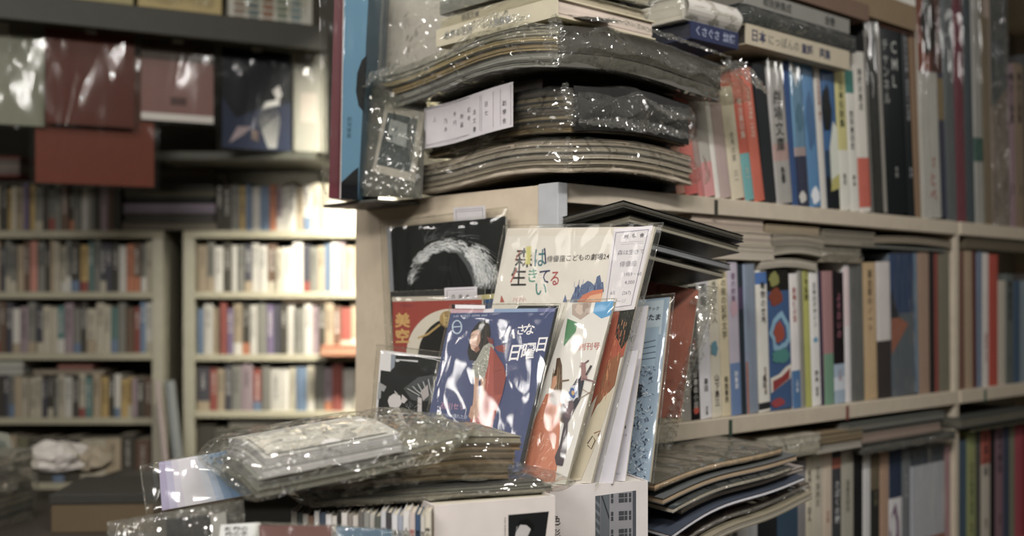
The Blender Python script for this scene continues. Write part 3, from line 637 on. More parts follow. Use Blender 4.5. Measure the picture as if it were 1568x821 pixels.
# black albums jutting from the middle shelf
root = None
axy = (.139, 1.50)
bk = lambda x, y: max(-.052, -.15*max(0, x)-.13*max(0, y))
Zk = .131
for k, (th, c, pg, W, ofs, lab) in enumerate((
   (.010, '1c1d1e', '5a564c', .25, 0, 'glossy black album, uppermost of those jutting below the upper shelf'),
   (.011, '3a3a38', 'a09880', .25, .02, 'pale-edged album just under the glossy black one'),
   (.009, '4a4c4e', '8a8c90', .24, .04, 'grey album in film under the pale-edged one'),
   (.008, '2c2b28', 'a8a08c', .23, .055, 'thin dark album with cream pages, lowest of the jutting albums'))):
    z = Zk-sum((.0105, .0125, .0115, .0105)[:k+1])-.012*(k > 1)-.002*k
    root = thing('album', lab, 'album', T(axy[0]+.008, axy[1], z) @ Rz(40), 'albums jutting below the upper shelf')
    x_, y_ = ofs, ofs*.4
    mb = MB([GLOSS]); bent_mag(mb, W-ofs, .2 if k == 0 else .125, th, 0, bk, c, pg, seed=40+k, layers=3, x0=x_, y0=y_); mb.build('pages_and_cover', root)
    if k in (0, 2): bag_box(W-ofs, .19 if k == 0 else .12, th, .0008, lambda x, y: bk(x+x_, y+y_), (.003, .012, .003, .003), .001, 40, 40+k, (22, 14, 4), mat=FILM, x0=x_, y0=y_).build('plastic_bag', root, smooth=True)

# drooping magazines below the middle board
px_, py_ = uv(.075, -.15)
bd = lambda x, y: -.040*max(0, 1-x/.34)**2-.010*max(0, .12-y)/.12+.004*math.sin(x*22)
zc = -.290
DR = [('8a7f66', 'c8bea6', .010, 'lowest drooping magazine of the pile under the middle shelf'),
      ('5a4a44', 'd4ccc4', .007, 'drooping magazine with brown cover, second from the bottom of the pile'),
      ('8c6a5c', 'd0b4a2', .006, 'drooping magazine with pinkish edge, third up in the pile'),
      ('3c4454', 'eceaf0', .006, 'drooping magazine with bright white edge, fourth up in the pile'),
      ('a0948c', 'd0c0ae', .006, 'beige drooping magazine, fifth up in the pile'),
      ('2c3438', 'c4b8a2', .007, 'black covered drooping magazine, sixth up in the pile'),
      ('5c6060', 'd4b48a', .009, 'tan edged magazine, seventh up in the drooping pile'),
      ('5e5646', 'd4ae7c', .010, 'tan edged magazine in film, uppermost of the drooping pile')]
z = zc
for k, (c, pg, th, lab) in enumerate(DR):
    kx = [0, .03, .012, -.02, .02, -.01, -.025, -.03][k]; ky = [0, .012, .02, .0, .015, .005, .01, .02][k]
    o = thing('magazine', lab, 'magazine', T(px_, py_, z-.01) @ Rz(TH), 'drooping magazines under the middle shelf')
    W_ = .32-.02*(k % 3); bdk = lambda x, y, q=1.30-.115*k: bd(x, y)*q
    mb = MB(); bent_mag(mb, W_, .235-ky, th, 0, bdk, c, pg, seed=60+k, layers=3, nx=18, x0=kx, y0=ky); mb.build('pages_and_cover', o)
    if k in (1, 5, 7): bag_box(W_, .235-ky, th, .0030, lambda x, y: bdk(x+kx, y+ky), (.008, .02, .008, .002), .0012, 40, 60+k, (26, 16, 4), x0=kx, y0=ky).build('plastic_bag', o, smooth=True)
    z += th+.0026

pile_px([
 ('thick cream block lying above the beige spines of the lower shelf', 1180, 1256, 700, 668, 'b5ac98', 'c4bca8', {'bag': 1, 'layers': 6}),
 ('tan cardboard folder lying beside the cream block', 1256, 1322, 676, 660, '8a7450', '9a845e', {}),
 ('white sheet pad sticking out under the tan folder', 1250, 1320, 690, 680, 'b8b0a0', 'c8c0b0', {'layers': 2}),
 ('bagged grey book lying over the navy headed cover', 1322, 1464, 684, 672, '4a4c48', '6a6a60', {'bag': 1}),
 ('pink edged paperback on the bagged grey book', 1322, 1440, 671, 654, '6a6458', 'a08878', {}),
 ('thin grey folder under the middle board near the upright', 1300, 1448, 652, 640, '545852', '6c6c62', {'layers': 2}),
 ('dark folder lying past the upright on the lower row', 1472, 1580, 648, 632, '4a4c48', '74705f', {'layers': 2}),
 ('olive folder lying lower past the upright', 1490, 1600, 652, 649, '56543c', '6c6850', {'layers': 2}),
], -.012, .15)

# ------------------------------------------------------------------ face-out magazines leaning on the bookcase end
class Sheet:
    """a flat booklet standing on a real plane; artwork is traced onto that plane"""
    def __init__(s, name, label, cat, quad, anchor, yaw, lean, t, base, mat=PAPER, edge='c8bda8', group=None, back=None):
        n = Vector((-math.sin(R(yaw))*math.cos(R(lean)), -math.cos(R(yaw))*math.cos(R(lean)), math.sin(R(lean))))
        ax, ay, aY = anchor
        s.n = n; s.p = Vector(((ax-784)/F*aY, aY, (HY-ay)/F*aY)); s.e = .0001; s.t = t
        s.q = [s.un(*p) for p in quad]        # TL TR BR BL
        s.o = s.q[3]
        s.root = thing(name, label, cat, T(*s.o), group)
        s.mb = MB([mat]); f = [p-s.o for p in s.q]; b = [p-n*t for p in f]
        s.mb.face([f[3], f[2], f[1], f[0]], base); s.mb.face([b[0], b[1], b[2], b[3]], back or base)
        for i in range(4): j = (i+1) % 4; s.mb.face([f[i], f[j], b[j], b[i]], edge)
    def un(s, px, py, off=0):
        d = Vector(((px-784)/F, 1, (HY-py)/F)); p = s.p+s.n*off
        return d*(p.dot(s.n)/d.dot(s.n))
    def lp(s, px, py): return s.un(px, py)-s.o+s.n*s.e
    def poly(s, pts, c): s.e += .000015; s.mb.face([s.lp(*p) for p in pts], c)
    def stroke(s, pts, wd, c, taper=False):
        s.e += .000003; n = len(pts); L = []; Rr = []
        for i, p in enumerate(pts):
            a = pts[max(0, i-1)]; b = pts[min(n-1, i+1)]; dx, dy = b[0]-a[0], b[1]-a[1]; l = math.hypot(dx, dy) or 1
            h = wd/2*(1-.8*i/(n-1) if taper else 1)
            L.append((p[0]-dy/l*h, p[1]+dx/l*h)); Rr.append((p[0]+dy/l*h, p[1]-dx/l*h))
        for i in range(n-1): s.mb.face([s.lp(*L[i]), s.lp(*L[i+1]), s.lp(*Rr[i+1]), s.lp(*Rr[i])], c)
    def text(s, body, o, ex, ey, c, bold=0.0):
        s.e += .00002; put_text(s.mb, body, lambda gx, gy: s.lp(o[0]+gx*ex[0]+gy*ey[0], o[1]+gx*ex[1]+gy*ey[1]), c, bold=bold)
    def vtext(s, body, o, size, c, step=1.05, slant=0, bold=0.0):
        for k, ch in enumerate(body): s.text(ch, (o[0]-slant*k*size*step, o[1]+(k+.88)*size*step), (size, 0), (slant*size, -size), c, bold)
    def done(s): s.mb.build('cover', s.root); return s
    def crumple(s, path, wd, amp, seed, n=70, mat=None, off=.012):
        mb = MB([mat or ROUGHBAG]); P_ = [s.un(*p)-s.o for p in path]
        def fn(a, b):
            q = a*(len(P_)-1); k = min(int(q), len(P_)-2); p = P_[k].lerp(P_[k+1], q-k); t_ = (P_[k+1]-P_[k]).normalized(); side = t_.cross(s.n)
            zz = Vector((a*40+seed, b*3, seed))
            return p+side*((b-.5)*wd*(1+.4*noise.noise(zz*.4)))+s.n*(off+amp*(crinkle(zz*1.6)+noise.noise(zz)))+side*amp*.6*noise.noise(zz+Vector((5, 5, 5)))
        mb.grid(fn, n, 6, 'w'); mb.build('crumpled_film_edge', getattr(s, 'bag', None) or s.root, smooth=False)
    def part(s, name, mat=PAPER):
        s2 = object.__new__(Sheet); s2.__dict__.update(s.__dict__); s2.mb = MB([mat]); s2.e = s.e+.0003; return s2
    def sleeve(s, quad, amp=.0022, freq=30, seed=1, n=(30, 30), mat=None, off=.0028, dia=(.6, 1)):
        q = [s.un(*p)-s.o for p in quad]; mb = MB([mat or FILM]); n_ = s.n
        def bil(a, b): return (q[3]*(1-a)+q[2]*a)*(1-b)+(q[0]*(1-a)+q[1]*a)*b
        def fr(a, b):
            p = bil(a, b); edge = min(a, 1-a, b, 1-b)*14; k = min(1, edge)
            w_ = Vector((p.x*dia[0]+p.z*dia[1]*.5, p.y*dia[0], p.z*dia[1]))*freq
            return p+n_*((off+amp*max(-.4, crinkle(w_+Vector((seed*5, seed, 0)))))*k+(-s.t*.5)*(1-k)+s.e)
        def bk(a, b):
            p = bil(b, a); edge = min(a, 1-a, b, 1-b)*14; k = min(1, edge)
            return p-n_*((s.t+.0012)*k+s.t*.5*(1-k)-s.e*(1-k))
        mb.grid(fr, n[0], n[1], 'w'); mb.grid(bk, 10, 10, 'w')
        sm = len(mb.v); mb.mats = [mat or FILM, BAG2]
        for (a0, b0), (a1, b1_) in (((0, 1), (1, 1)), ((1, 1), (1, 0)), ((0, 0), (0, 1))):
            def tube(u_, v_):
                p = bil(a0+(a1-a0)*u_, b0+(b1_-b0)*u_)+n_*(s.e-s.t*.5)
                r_ = .0011*(1+.6*noise.noise(Vector((u_*30, seed, a0*9+b0)))); side = (bil(.5, .5)-p).normalized()
                return p+n_*(r_*math.cos(6.283*v_))+side*(r_*.9*math.sin(6.283*v_))
            mb.grid(tube, 40, 6, 'w', 1)
        s.bag = mb.build('plastic_sleeve', s.root, smooth=True)
        return s
LN, YW = 17, 41
r2 = random.Random(11)

# black photograph magazine at the back
s = Sheet('magazine', 'black landscape magazine with a backlit white-haired silhouette, behind the red record', 'magazine', [(592, 349), (774, 331), (774, 560), (606, 600)], (770, 560, 1.648), 47, 1, .004, '121516', GLOSS, edge='b0aca4')
s.poly([(592, 349), (598, 348.5), (603, 446), (597, 447)], '8f929a')
def hair(n, a0, a1, r0, r1, l0, l1, th, cols, wd=(.5, 1.6)):
    for k in range(n):
        a = r2.uniform(a0, a1); rr = r2.uniform(r0, r1); ln = r2.uniform(l0, l1); t = a+th+r2.uniform(-.55, .55)
        cx, cy = 688+56*math.cos(a)*rr, 428+56*math.sin(a)*rr
        pts = [(cx+math.cos(t+.12*q)*ln*q/3, cy+math.sin(t+.12*q)*ln*q/3) for q in range(4)]
        if any(p_[1] > 443 or p_[0] > 769 or p_[0] < 606 for p_ in pts): continue
        s.stroke(pts, r2.uniform(*wd), r2.choice(cols), True)
PI_ = math.pi
LT = ['f4f6f6', 'd8dcde', 'ffffff', 'c0c4c6', 'e8eaea']
s.poly([(640, 398), (648, 384), (662, 376), (680, 371), (704, 374), (722, 384), (736, 398), (748, 414), (757, 430), (760, 443), (726, 443), (722, 424), (712, 404), (700, 388), (680, 384), (662, 388), (650, 400), (640, 414)], '5c6062')
hair(240, PI_*1.15, PI_*1.75, .84, 1.1, 5, 16, 1.57, LT)
hair(60, PI_*.95, PI_*1.2, .98, 1.12, 6, 18, 1.9, LT+['6a6e70'], (.4, 1))
hair(330, PI_*1.68, PI_*2.02, .74, 1.22, 8, 26, 1.35, LT)
hair(60, PI_*1.3, PI_*1.95, 1.1, 1.3, 8, 30, 1.2, ['7a7e80', '9a9ea0', '55585a'], (.35, .7))
s.poly([(652, 441), (653, 412), (660, 394), (674, 387), (692, 387), (700, 396), (703, 416), (716, 441)], '121516')
for k in range(60):
    x = r2.uniform(728, 764); y = r2.uniform(405, 425); s.stroke([(x, y), (x+r2.uniform(-4, 9), min(446, y+r2.uniform(6, 20)))], r2.uniform(.5, 1.3), r2.choice(['c8ccce', '8a9092', 'e8e8e8']))
for x0, x1, y in ((622, 634, 420), (672, 694, 409), (674, 692, 413)): s.stroke([(x0, y), (x1, y+.5)], .8, '3a4042')
for k in range(5): s.stroke([(648+k*15, 356+k % 2*4), (655+k*14, 372)], .5, '4a5052')
s.done(); p = s.part('price_slip'); p.poly([(696, 318), (745, 315), (746, 335), (697, 339)], 'c8c2c4')
for a, b in (((700, 322), (741, 319)), ((700, 325), (741, 322)), ((700, 322), (701, 337)), ((741, 319), (741, 334))): p.stroke([a, b], .7, '7a7684')
p.mb.build('price_slip', s.root)
s.sleeve([(582, 341), (777, 317), (778, 565), (596, 610)], .0025, 22, 2)

# orange pamphlet far back right
s = Sheet('pamphlet', 'orange red pamphlet in a wide clear bag, rightmost of the leaning display', 'pamphlet', [(985, 430), (1070, 444), (1042, 640), (960, 640)], (1030, 660, 1.62), 30, 15, .003, 'a84e2c', PAPER)
s.poly([(1006, 436), (1012, 437), (985, 640), (975, 640)], '8a3c22'); s.done()
s.sleeve([(980, 424), (1098, 440), (1022, 690), (955, 690)], .005, 22, 4, (34, 34), mat=BAG, off=.004)
s.crumple([(1090, 446), (1078, 510), (1056, 580), (1036, 640), (1020, 688)], .022, .005, 3, 60, off=.006)
s.crumple([(1060, 460), (1075, 468), (1094, 462)], .012, .004, 9, 20, off=.006)
# light blue comic-like magazine
s = Sheet('magazine', 'pale blue booklet with a crowded ink drawing, right of the white sheets', 'magazine', [(955, 462), (1026, 455), (994, 738), (900, 738)], (990, 740, 1.47), YW, LN, .004, '8fa8c0', GLOSS)
s.poly([(962, 465), (1017, 459), (1012, 512), (955, 515)], 'b8cad8')
s.poly([(956, 505), (1010, 500), (1002, 560), (950, 565)], '9ab6cc')
s.text('トラック', (985, 476), (6.2, -.3), (1, -6.5), '2a3850', .02); s.text('のたま', (982, 491), (10, -.6), (1.5, -10.5), '1a2638', .03)
for k in range(4): s.stroke([(952, 560-k*7), (975, 552-k*8), (1004, 548-k*9)], 1.2, '3a4c66')
for k in range(420):
    y = r2.uniform(560, 733); x = r2.uniform(940, 1012-(y-470)*.085*1.1) ; x = max(905+(735-y)*.19, min(x, 1016-(y-459)*.1))
    dx, dy = r2.uniform(-5, 5), r2.uniform(-5, 5)
    s.stroke([(x, y), (x+dx*.6-dy*.2, y+dy*.6), (x+dx, y+dy)], r2.uniform(.5, 1.8), r2.choice(['3a4a66', '2a3650', 'c4d4e0', 'd8e2ea', '5a7090', 'c4d4e0', '8098b4']))
s.vtext('智彦', (975, 588), 10, '1a2030', slant=.1, bold=.03)
s.done(); s.sleeve([(950, 458), (1033, 449), (1000, 742), (896, 742)], .002, 24, 5)
# white sheets
s = Sheet('leaflet', 'blank lavender white leaflet standing left of the pale blue booklet', 'leaflet', [(950, 474), (992, 468), (957, 737), (905, 737)], (950, 737, 1.435), YW, LN, .002, 'd2ced6', PAPER)
s.text('会', (953, 656), (6, 0), (1, -6), '3a3c44', .02); s.text('第二号', (951, 668), (3, 0), (.5, -3.4), '8a8a94')
s.text('MUSIC', (940, 727), (3.4, 0), (.4, -4), '7a7a86'); s.done()
s = Sheet('leaflet', 'lavender white leaflet in front of the blank one, touching the theatre booklet', 'leaflet', [(955, 540), (978, 536), (938, 741), (905, 741)], (920, 741, 1.425), YW, LN, .002, 'cac6d0', PAPER)
s.poly([(905, 700), (914, 690), (908, 738), (905, 738)], '1e1e22'); s.done()

# theatre booklet
s = Sheet('booklet', 'cream theatre booklet with rainbow title and blue mountains drawing', 'booklet', [(777, 350), (1003, 347), (905, 740), (700, 740)], (900, 741, 1.415), YW, LN, .004, 'd8cfc2', PAPER)
s.poly([(777, 350), (1003, 347), (1000, 360), (777, 362)], 'd3c8b6')
def rain(body, o, size, c, sx=1.0): s.text(body, o, (size*sx, -.3), (1.5, -size), c, .012)
rain('森', (788, 407), 32, '23201f', .85); rain('生', (781, 436), 32, '23201f', .8)
s.poly([(806, 378), (814, 377), (812, 405), (804, 405)], 'c8c050')
rain('は', (816, 407), 32, '2a6f78', .62); rain('き', (806, 431), 24, '2f8a6a', .75); rain('て', (824, 433), 26, '1f2a5a', .75); rain('る', (841, 436), 26, 'b03a3c', .65); rain('い', (817, 452), 25, '26807a', .85)
s.stroke([(782, 433), (792, 411)], 2, 'b8503c'); s.stroke([(789, 399), (797, 384)], 1.6, 'a04a3c'); s.stroke([(834, 380), (836, 404)], 2.2, '1f2a5a')
s.text('俳優座こどもの劇場24', (837, 401), (9.6, -.45), (1.2, -10.6), '3a3632', .006)
MT = [(872, 463), (880, 445), (886, 435), (889, 442), (893, 436), (900, 430), (905, 432), (911, 438), (914, 424), (919, 421), (921, 432), (924, 432), (925, 447), (900, 455), (888, 463)]
s.poly(MT, '54688f')
for k in range(60):
    x = r2.uniform(878, 921); y = r2.uniform(440, 458); s.stroke([(x, y), (x+r2.uniform(0, 3), y-r2.uniform(5, 14))], .7, r2.choice(['2f4170', '7f93b4', '3a4f80']))
s.poly([(862, 463), (866, 451), (869, 463)], '5a6c94')
s.poly([(884, 463), (893, 452), (908, 445), (924, 443), (920, 463)], 'd06a3c'); s.poly([(896, 462), (904, 453), (922, 449), (920, 462)], 'e0a070')
for k in range(4): s.stroke([(786+k*5, 462), (788+k*5, 456), (791+k*5, 460)], .8, 'c87058')
s.poly([(768, 452), (773, 463), (766, 463)], 'b0482c')
# lower right of its cover
s.poly([(940, 470), (972, 474), (955, 545), (930, 560), (918, 600), (905, 620)], 'b8502a')
s.poly([(950, 474), (974, 470), (962, 520), (952, 535), (946, 520), (942, 515)], '2a2c26')
for k in range(50):
    x = r2.uniform(946, 970); y = r2.uniform(474, 522); s.stroke([(x, y), (x+r2.uniform(-3, 3), y+r2.uniform(2, 6))], .7, r2.choice(['4a4c40', '14150f', '5c5a48']))
s.poly([(930, 555), (952, 540), (942, 590), (925, 610), (915, 620), (905, 640)], '9a5c30')
s.poly([(905, 640), (925, 608), (940, 595), (927, 640), (905, 700), (890, 735), (870, 738)], 'd2c4a4')
s.stroke([(900, 680), (908, 668), (912, 675), (906, 688), (900, 682)], 2, '6a5648'); s.stroke([(910, 664), (920, 660), (916, 668)], 2, '8a5c40')
for k in range(60):
    y = r2.uniform(490, 610); x = 960-(y-480)*.28+r2.uniform(-12, 6); s.stroke([(x, y), (x-2, y+r2.uniform(5, 14))], .8, r2.choice(['c8642c', '9a3c1c', 'd88a4c', 'a05a2c']))
s.done(); p = s.part('price_slip')
p.poly([(941, 351), (1001, 346), (972, 474), (922, 480)], 'd3ccd0')
for a, b in (((944, 357), (994, 352)), ((994, 352), (967, 468)), ((967, 468), (928, 473)), ((928, 473), (944, 357))): p.stroke([a, b], 1.0, '6f6a86')
for k, ch in enumerate('創學舎'): p.text(ch, (956+k*12, 366-k*1.1), (7, -.6), (1, -7), '3c3842', .02)
for y in (371, 374): p.stroke([(952, y+1), (986, y-1)], .5, '9a96a0')
p.text('森は生きて', (946, 391), (8.4, -.5), (1.2, -8.5), '6a6672'); p.text('俳優座', (949, 409), (9, -.6), (1.2, -9.5), '6a6672'); p.text('1959・40', (955, 424), (7, -.4), (1, -8), '6a6672'); p.text('4,000', (957, 436), (7, -.4), (1, -8), '6a6672')
p.text('B5', (935, 452), (7, -.4), (1, -7), '6a6672'); p.text('(267)', (953, 452), (6.5, -.4), (1, -7.5), '6a6672'); p.text('ページ', (938, 465), (7, -.4), (1, -7), '8a8692')
p.mb.build('price_slip', s.root)
s.sleeve([(771, 345), (1015, 341), (914, 745), (696, 745)], .0024, 20, 7, (34, 34))

# red record behind the blue one
s = Sheet('record_sleeve', 'red record sleeve with gold characters and a white arc, left of the blue one', 'record', [(601, 462), (738, 459), (738, 600), (604, 640)], (735, 600, 1.60), 44, 5, .003, 'a8321c', GLOSS)
s.poly([(601, 462), (738, 459), (738, 452), (600, 455)], 'c0b4a0')
arc = lambda cx, cy, rx, ry, a0, a1, n=16: [(cx+rx*math.cos(a0+(a1-a0)*k/n), cy+ry*math.sin(a0+(a1-a0)*k/n)) for k in range(n+1)]
s.poly(arc(690, 545, 68, 72, math.pi, math.pi*1.62)+[(712, 520), (690, 560)], 'd8cdb8'); s.poly(arc(694, 548, 54, 62, math.pi, math.pi*1.62)+[(712, 540), (690, 560)], '1c1a16')
s.poly(arc(685, 489, 12, 13, 0, 6.28), 'b08a3c'); s.stroke([(674, 497), (655, 512), (640, 518)], 3, 'c09a44')
for k in range(14): s.stroke(arc(685+r2.uniform(-8, 8), 489+r2.uniform(-8, 8), 4, 4, 0, 4, 5), .9, r2.choice(['7a5a20', 'd8b860']))
s.vtext('美空', (605, 478), 23, 'd8a23c', slant=0, bold=.03); s.text('STEREO', (612, 470), (6, -.1), (0, -5), '7a2a4a')
s.done(); p = s.part('price_slip'); p.poly([(681, 441), (731, 439), (731, 458), (681, 460)], 'cbc4c8')
for a, b in (((685, 445), (727, 443)), ((685, 445), (685, 458))): p.stroke([a, b], .8, '7a7684')
for k, ch in enumerate('古楽舎'): p.text(ch, (691+k*11, 457), (7, -.3), (0, -7), '55505a', .01)
p.mb.build('price_slip', s.root)
s.sleeve([(597, 447), (742, 441), (742, 605), (600, 648)], .002, 26, 8)
# small flyer peeking out
s = Sheet('flyer', 'small flyer with yellow and blue edge peeking out above the blue record', 'flyer', [(733, 452), (768, 449), (768, 520), (733, 520)], (750, 520, 1.615), 44, 5, .001, 'd0c8a4', PAPER)
s.poly([(735, 459), (766, 457), (766, 475), (735, 475)], '2f5a94'); s.poly([(735, 452), (767, 450), (767, 457), (735, 459)], 'c8bc6a'); s.done()

# black and white photograph
s = Sheet('photograph', 'black and white photo card of a crouching person in a striped top', 'photograph', [(583, 536), (690, 549), (690, 680), (572, 668)], (640, 668, 1.60), YW, 10, .001, 'dcd8da', GLOSS)
s.poly([(600, 543), (680, 550), (680, 666), (577, 652), (583, 567), (598, 569)], '17191a')
s.poly([(606, 550), (640, 552), (640, 556), (606, 554)], 'c9c9ca'); s.poly([(599, 543), (606, 543), (604, 562), (598, 568)], '8a94a4')
s.poly([(606, 566), (612, 552), (640, 555), (642, 566), (664, 572), (640, 576), (610, 573)], '0f1011')
s.poly([(580, 585), (592, 592), (588, 600), (584, 598), (583, 610), (578, 612)], '9a9a9c')
s.poly([(618, 595), (640, 578), (664, 574), (668, 600), (662, 612), (645, 616), (630, 612)], '4a4e50')
for k in range(12): s.stroke([(620+k*4, 597-k*1.8), (628+k*3.4, 600-k*.6), (640+k*2.4, 606-k*.3)], 1.0, 'c8caca' if k % 2 else '202224')
s.poly([(644, 600), (655, 589), (657, 606), (648, 614)], 'b0a6a6')
s.poly([(596, 608), (603, 603), (613, 606), (615, 618), (611, 624), (624, 650), (626, 657), (619, 657), (605, 626), (597, 624), (594, 614)], 'cdc6c6')
s.poly([(616, 604), (624, 612), (619, 618), (614, 616)], 'c4bcbc'); s.poly([(640, 608), (646, 610), (646, 642), (639, 644)], 'c4bcbc'); s.poly([(604, 642), (612, 641), (622, 652), (606, 650)], 'bab4b4')
s.poly([(604, 598), (610, 604), (606, 606)], 'bdb6b6')
for k in range(40):
    x = r2.uniform(616, 640); y = r2.uniform(616, 640); s.stroke([(x, y), (x+r2.uniform(-6, 6), y+r2.uniform(-5, 5))], .6, r2.choice(['6a6e70', '2a2c2e', '8a8e90']))
for k in range(14): x = r2.uniform(645, 676); y = r2.uniform(556, 570); s.stroke([(x, y), (x+8, y+1)], .6, '3a3e40')
s.done(); s.sleeve([(577, 528), (692, 541), (692, 684), (566, 674)], .002, 26, 9)

# blue record with a woman leaning forward
s = Sheet('record_sleeve', 'blue record sleeve with white brush title and a woman in red overalls', 'record', [(691, 474), (851, 472), (790, 733), (640, 712)], (788, 733, 1.44), 40, LN, .004, '3a4776', GLOSS, edge='2a2c34')
s.poly([(851, 472), (856, 468), (795, 738), (790, 733)], '1c1f22'); s.poly([(795, 468), (856, 468), (851, 472), (790, 474)], '1c1f22')
s.poly([(691, 474), (851, 472), (850, 477.5), (690, 479.5)], '7f9cc4'); s.poly([(691, 474), (757, 473), (756, 478.5), (690, 479.5)], 'c89aa8'); s.poly([(741, 473.2), (757, 473), (756, 478.5), (740, 479)], 'd8d0d8'); s.poly([(824, 472.3), (851, 472), (850, 477.5), (823, 478)], '6a70a4')
s.text('A-83  STEREO  45RPM  ¥400', (694, 486), (4.3, -.1), (.4, -4.6), '9aa6c4', .01)
for k in range(20):
    a = 6.283*k/20; b = 6.283*(k+1)/20
    s.stroke([(700+7*math.cos(a)+.5*0, 501+10*math.sin(a)), (700+7*math.cos(b), 501+10*math.sin(b))], 2.0, 'a4bcd0')
s.stroke([(694, 501), (706, 500)], 1.6, 'a4bcd0')
Wt = 'e4e2e6'
def brush(ch, o, w_, h_): s.text(ch, o, (w_, -w_*.05), (h_*.22, -h_), Wt, .018)
brush('小', (763, 523), 25, 27); brush('さ', (789, 512), 15, 17); brush('な', (800, 512), 18, 19); 
brush('日', (776, 551), 21, 28); brush('曜', (796, 548), 22, 27); brush('日', (818, 537), 20, 25)
s.text('石川セリ', (674, 625), (9.5, .6), (1.6, -11), 'b87a9c', .004); s.text('遠い海に濡れた砂', (671, 638), (5.6, .5), (.9, -7.5), 'a9b0cc', .006)
HAIR = '17130f'
s.poly([(728, 499), (735, 492), (744, 491), (750, 498), (752, 512), (748, 528), (744, 538), (736, 548), (728, 553), (719, 552), (716, 540), (719, 522), (722, 508)], HAIR)
for k in range(34):
    x = 732+r2.uniform(3, 17); s.stroke([(x, 497), (x+r2.uniform(-3, 3), 518), (x-r2.uniform(0, 6), 546)], .6, r2.choice(['2c2018', '0c0a08', '3a2a1e']))
s.poly([(722, 511), (726, 504), (732, 503), (736, 509), (736, 522), (732, 532), (727, 538), (722, 535), (720, 525)], 'cfa184')
s.poly([(732, 503), (736, 509), (736, 522), (732, 532), (730, 520)], 'b4866a'); s.poly([(726, 534), (733, 529), (735, 536), (729, 541)], '8a5844')
s.stroke([(722, 514), (726, 512.5)], 1.2, '2e1c14'); s.stroke([(729, 513), (733, 514)], 1.2, '2e1c14'); s.stroke([(726, 515), (725, 522), (727, 523)], .7, 'a87858'); s.stroke([(722.5, 528), (728, 530), (731, 527)], 1.6, 'b0403a'); s.stroke([(723.5, 528), (728, 529), (730, 527.6)], .8, 'f0e8e0')
s.poly([(722, 511), (726, 503), (734, 501), (738, 506), (732, 505), (726, 507)], HAIR)
s.poly([(741, 530), (752, 524), (757, 532), (753, 556), (745, 582), (736, 583), (722, 577), (724, 562), (733, 545)], '9a9a8c')
for k in range(170):
    x = r2.uniform(723, 755); y = r2.uniform(530, 580)
    if x < 741 and y < 552: continue
    s.stroke([(x, y), (x+r2.uniform(-2, 2), y+r2.uniform(-2, 2))], .9, r2.choice(['d8d4c8', '4a4c48', 'e4e0d4', '6a6a62']))
RED = 'a83a28'
s.poly([(752, 530), (758, 538), (772, 560), (776, 576), (770, 604), (758, 640), (750, 672), (713, 668), (722, 640), (742, 608), (740, 590), (748, 560)], RED)
s.poly([(757, 536), (772, 560), (776, 576), (770, 604), (757, 606), (756, 570)], '92301f')
s.stroke([(750, 560), (746, 600), (724, 650)], 1.2, 'c05a40'); s.stroke([(766, 610), (750, 640), (744, 668)], 1.2, '862a1c'); s.stroke([(757, 570), (770, 566)], 1, '7a2418')
s.poly([(758, 532), (770, 528), (776, 531), (773, 541), (763, 538)], '8a2c26'); s.poly([(746, 516), (756, 520), (757, 528), (750, 526)], '7a2c2c')
SK = 'bf8e70'
s.poly([(727, 578), (734, 580), (733, 612), (731, 626), (724, 624), (726, 606)], SK); s.poly([(737, 580), (745, 580), (742, 606), (734, 632), (728, 644), (720, 641), (722, 630), (730, 618), (737, 602)], 'b5825f')
s.poly([(722, 622), (732, 624), (733, 636), (725, 644), (718, 638)], SK)
for k in range(3): s.stroke([(720+k*3, 630), (719+k*3, 641)], .6, '8a5c44')
s.done(); s.sleeve([(689, 466), (858, 465), (795, 742), (634, 718)], .0034, 17, 10, (40, 40), dia=(.9, .55))
# white strip label on its top
p = s.part('label_strip'); p.poly([(693, 467), (744, 468), (744, 474), (693, 473)], 'd8d2d6'); p.poly([(693, 467), (698, 467), (698, 473), (693, 473)], '2a2628'); p.mb.build('label_strip', s.root)

# first-issue magazine with hexagons
s = Sheet('magazine', 'white magazine with hexagon pictures and an orange figure, in front of the theatre booklet', 'magazine', [(872, 466), (940, 461), (866, 742), (784, 738)], (864, 742, 1.405), YW, LN, .004, 'd8d3cb', GLOSS)
s.poly([(912, 463), (940, 461), (935, 483), (921, 488), (908, 479)], '3f9ad0'); s.poly([(876, 466), (906, 463), (903, 480), (889, 490), (876, 482)], 'b09a8c')
s.poly(blob(888, 474, 7, 8), 'c8b0a0'); s.poly(blob(897, 472, 5, 9, s=1), 'a08878')
s.poly([(869, 488), (884, 494), (882, 508), (863, 531), (866, 505)], '3f8450')
s.text('創刊号', (886, 536), (10.8, -.6), (1.8, -12), 'b8554a', .012)
OR = 'cf7248'
s.poly([(848, 600), (858, 612), (861, 622), (858, 650), (855, 700), (850, 738), (786, 738), (800, 690), (820, 640), (836, 604)], OR)
for k in range(150):
    y = r2.uniform(612, 735); x = 858-(y-600)*.05-r2.uniform(0, 60)*(min(1, (y-590)/110)); x = max(x, 842-(y-600)*.38)
    s.stroke([(x, y), (x-r2.uniform(2, 7), y+r2.uniform(3, 10))], r2.uniform(.7, 2), r2.choice(['d8885c', 'c4623a', 'cc6c42', 'e0a07c', 'd27e54', 'd8946c']))
s.poly([(853, 549), (858, 548), (861, 560), (861, 592), (858, 618), (852, 622), (844, 618), (843, 606), (848, 590)], '5a3e26')
for k in range(26): x = r2.uniform(847, 861); s.stroke([(x, 562+r2.uniform(0, 16)), (x-2, 590), (x-r2.uniform(1, 7), 615)], .8, r2.choice(['7a5c38', '3a2616', '8a6a40']))
s.poly([(847, 578), (853, 575), (853, 588), (847, 600), (843, 598)], 'd09068')
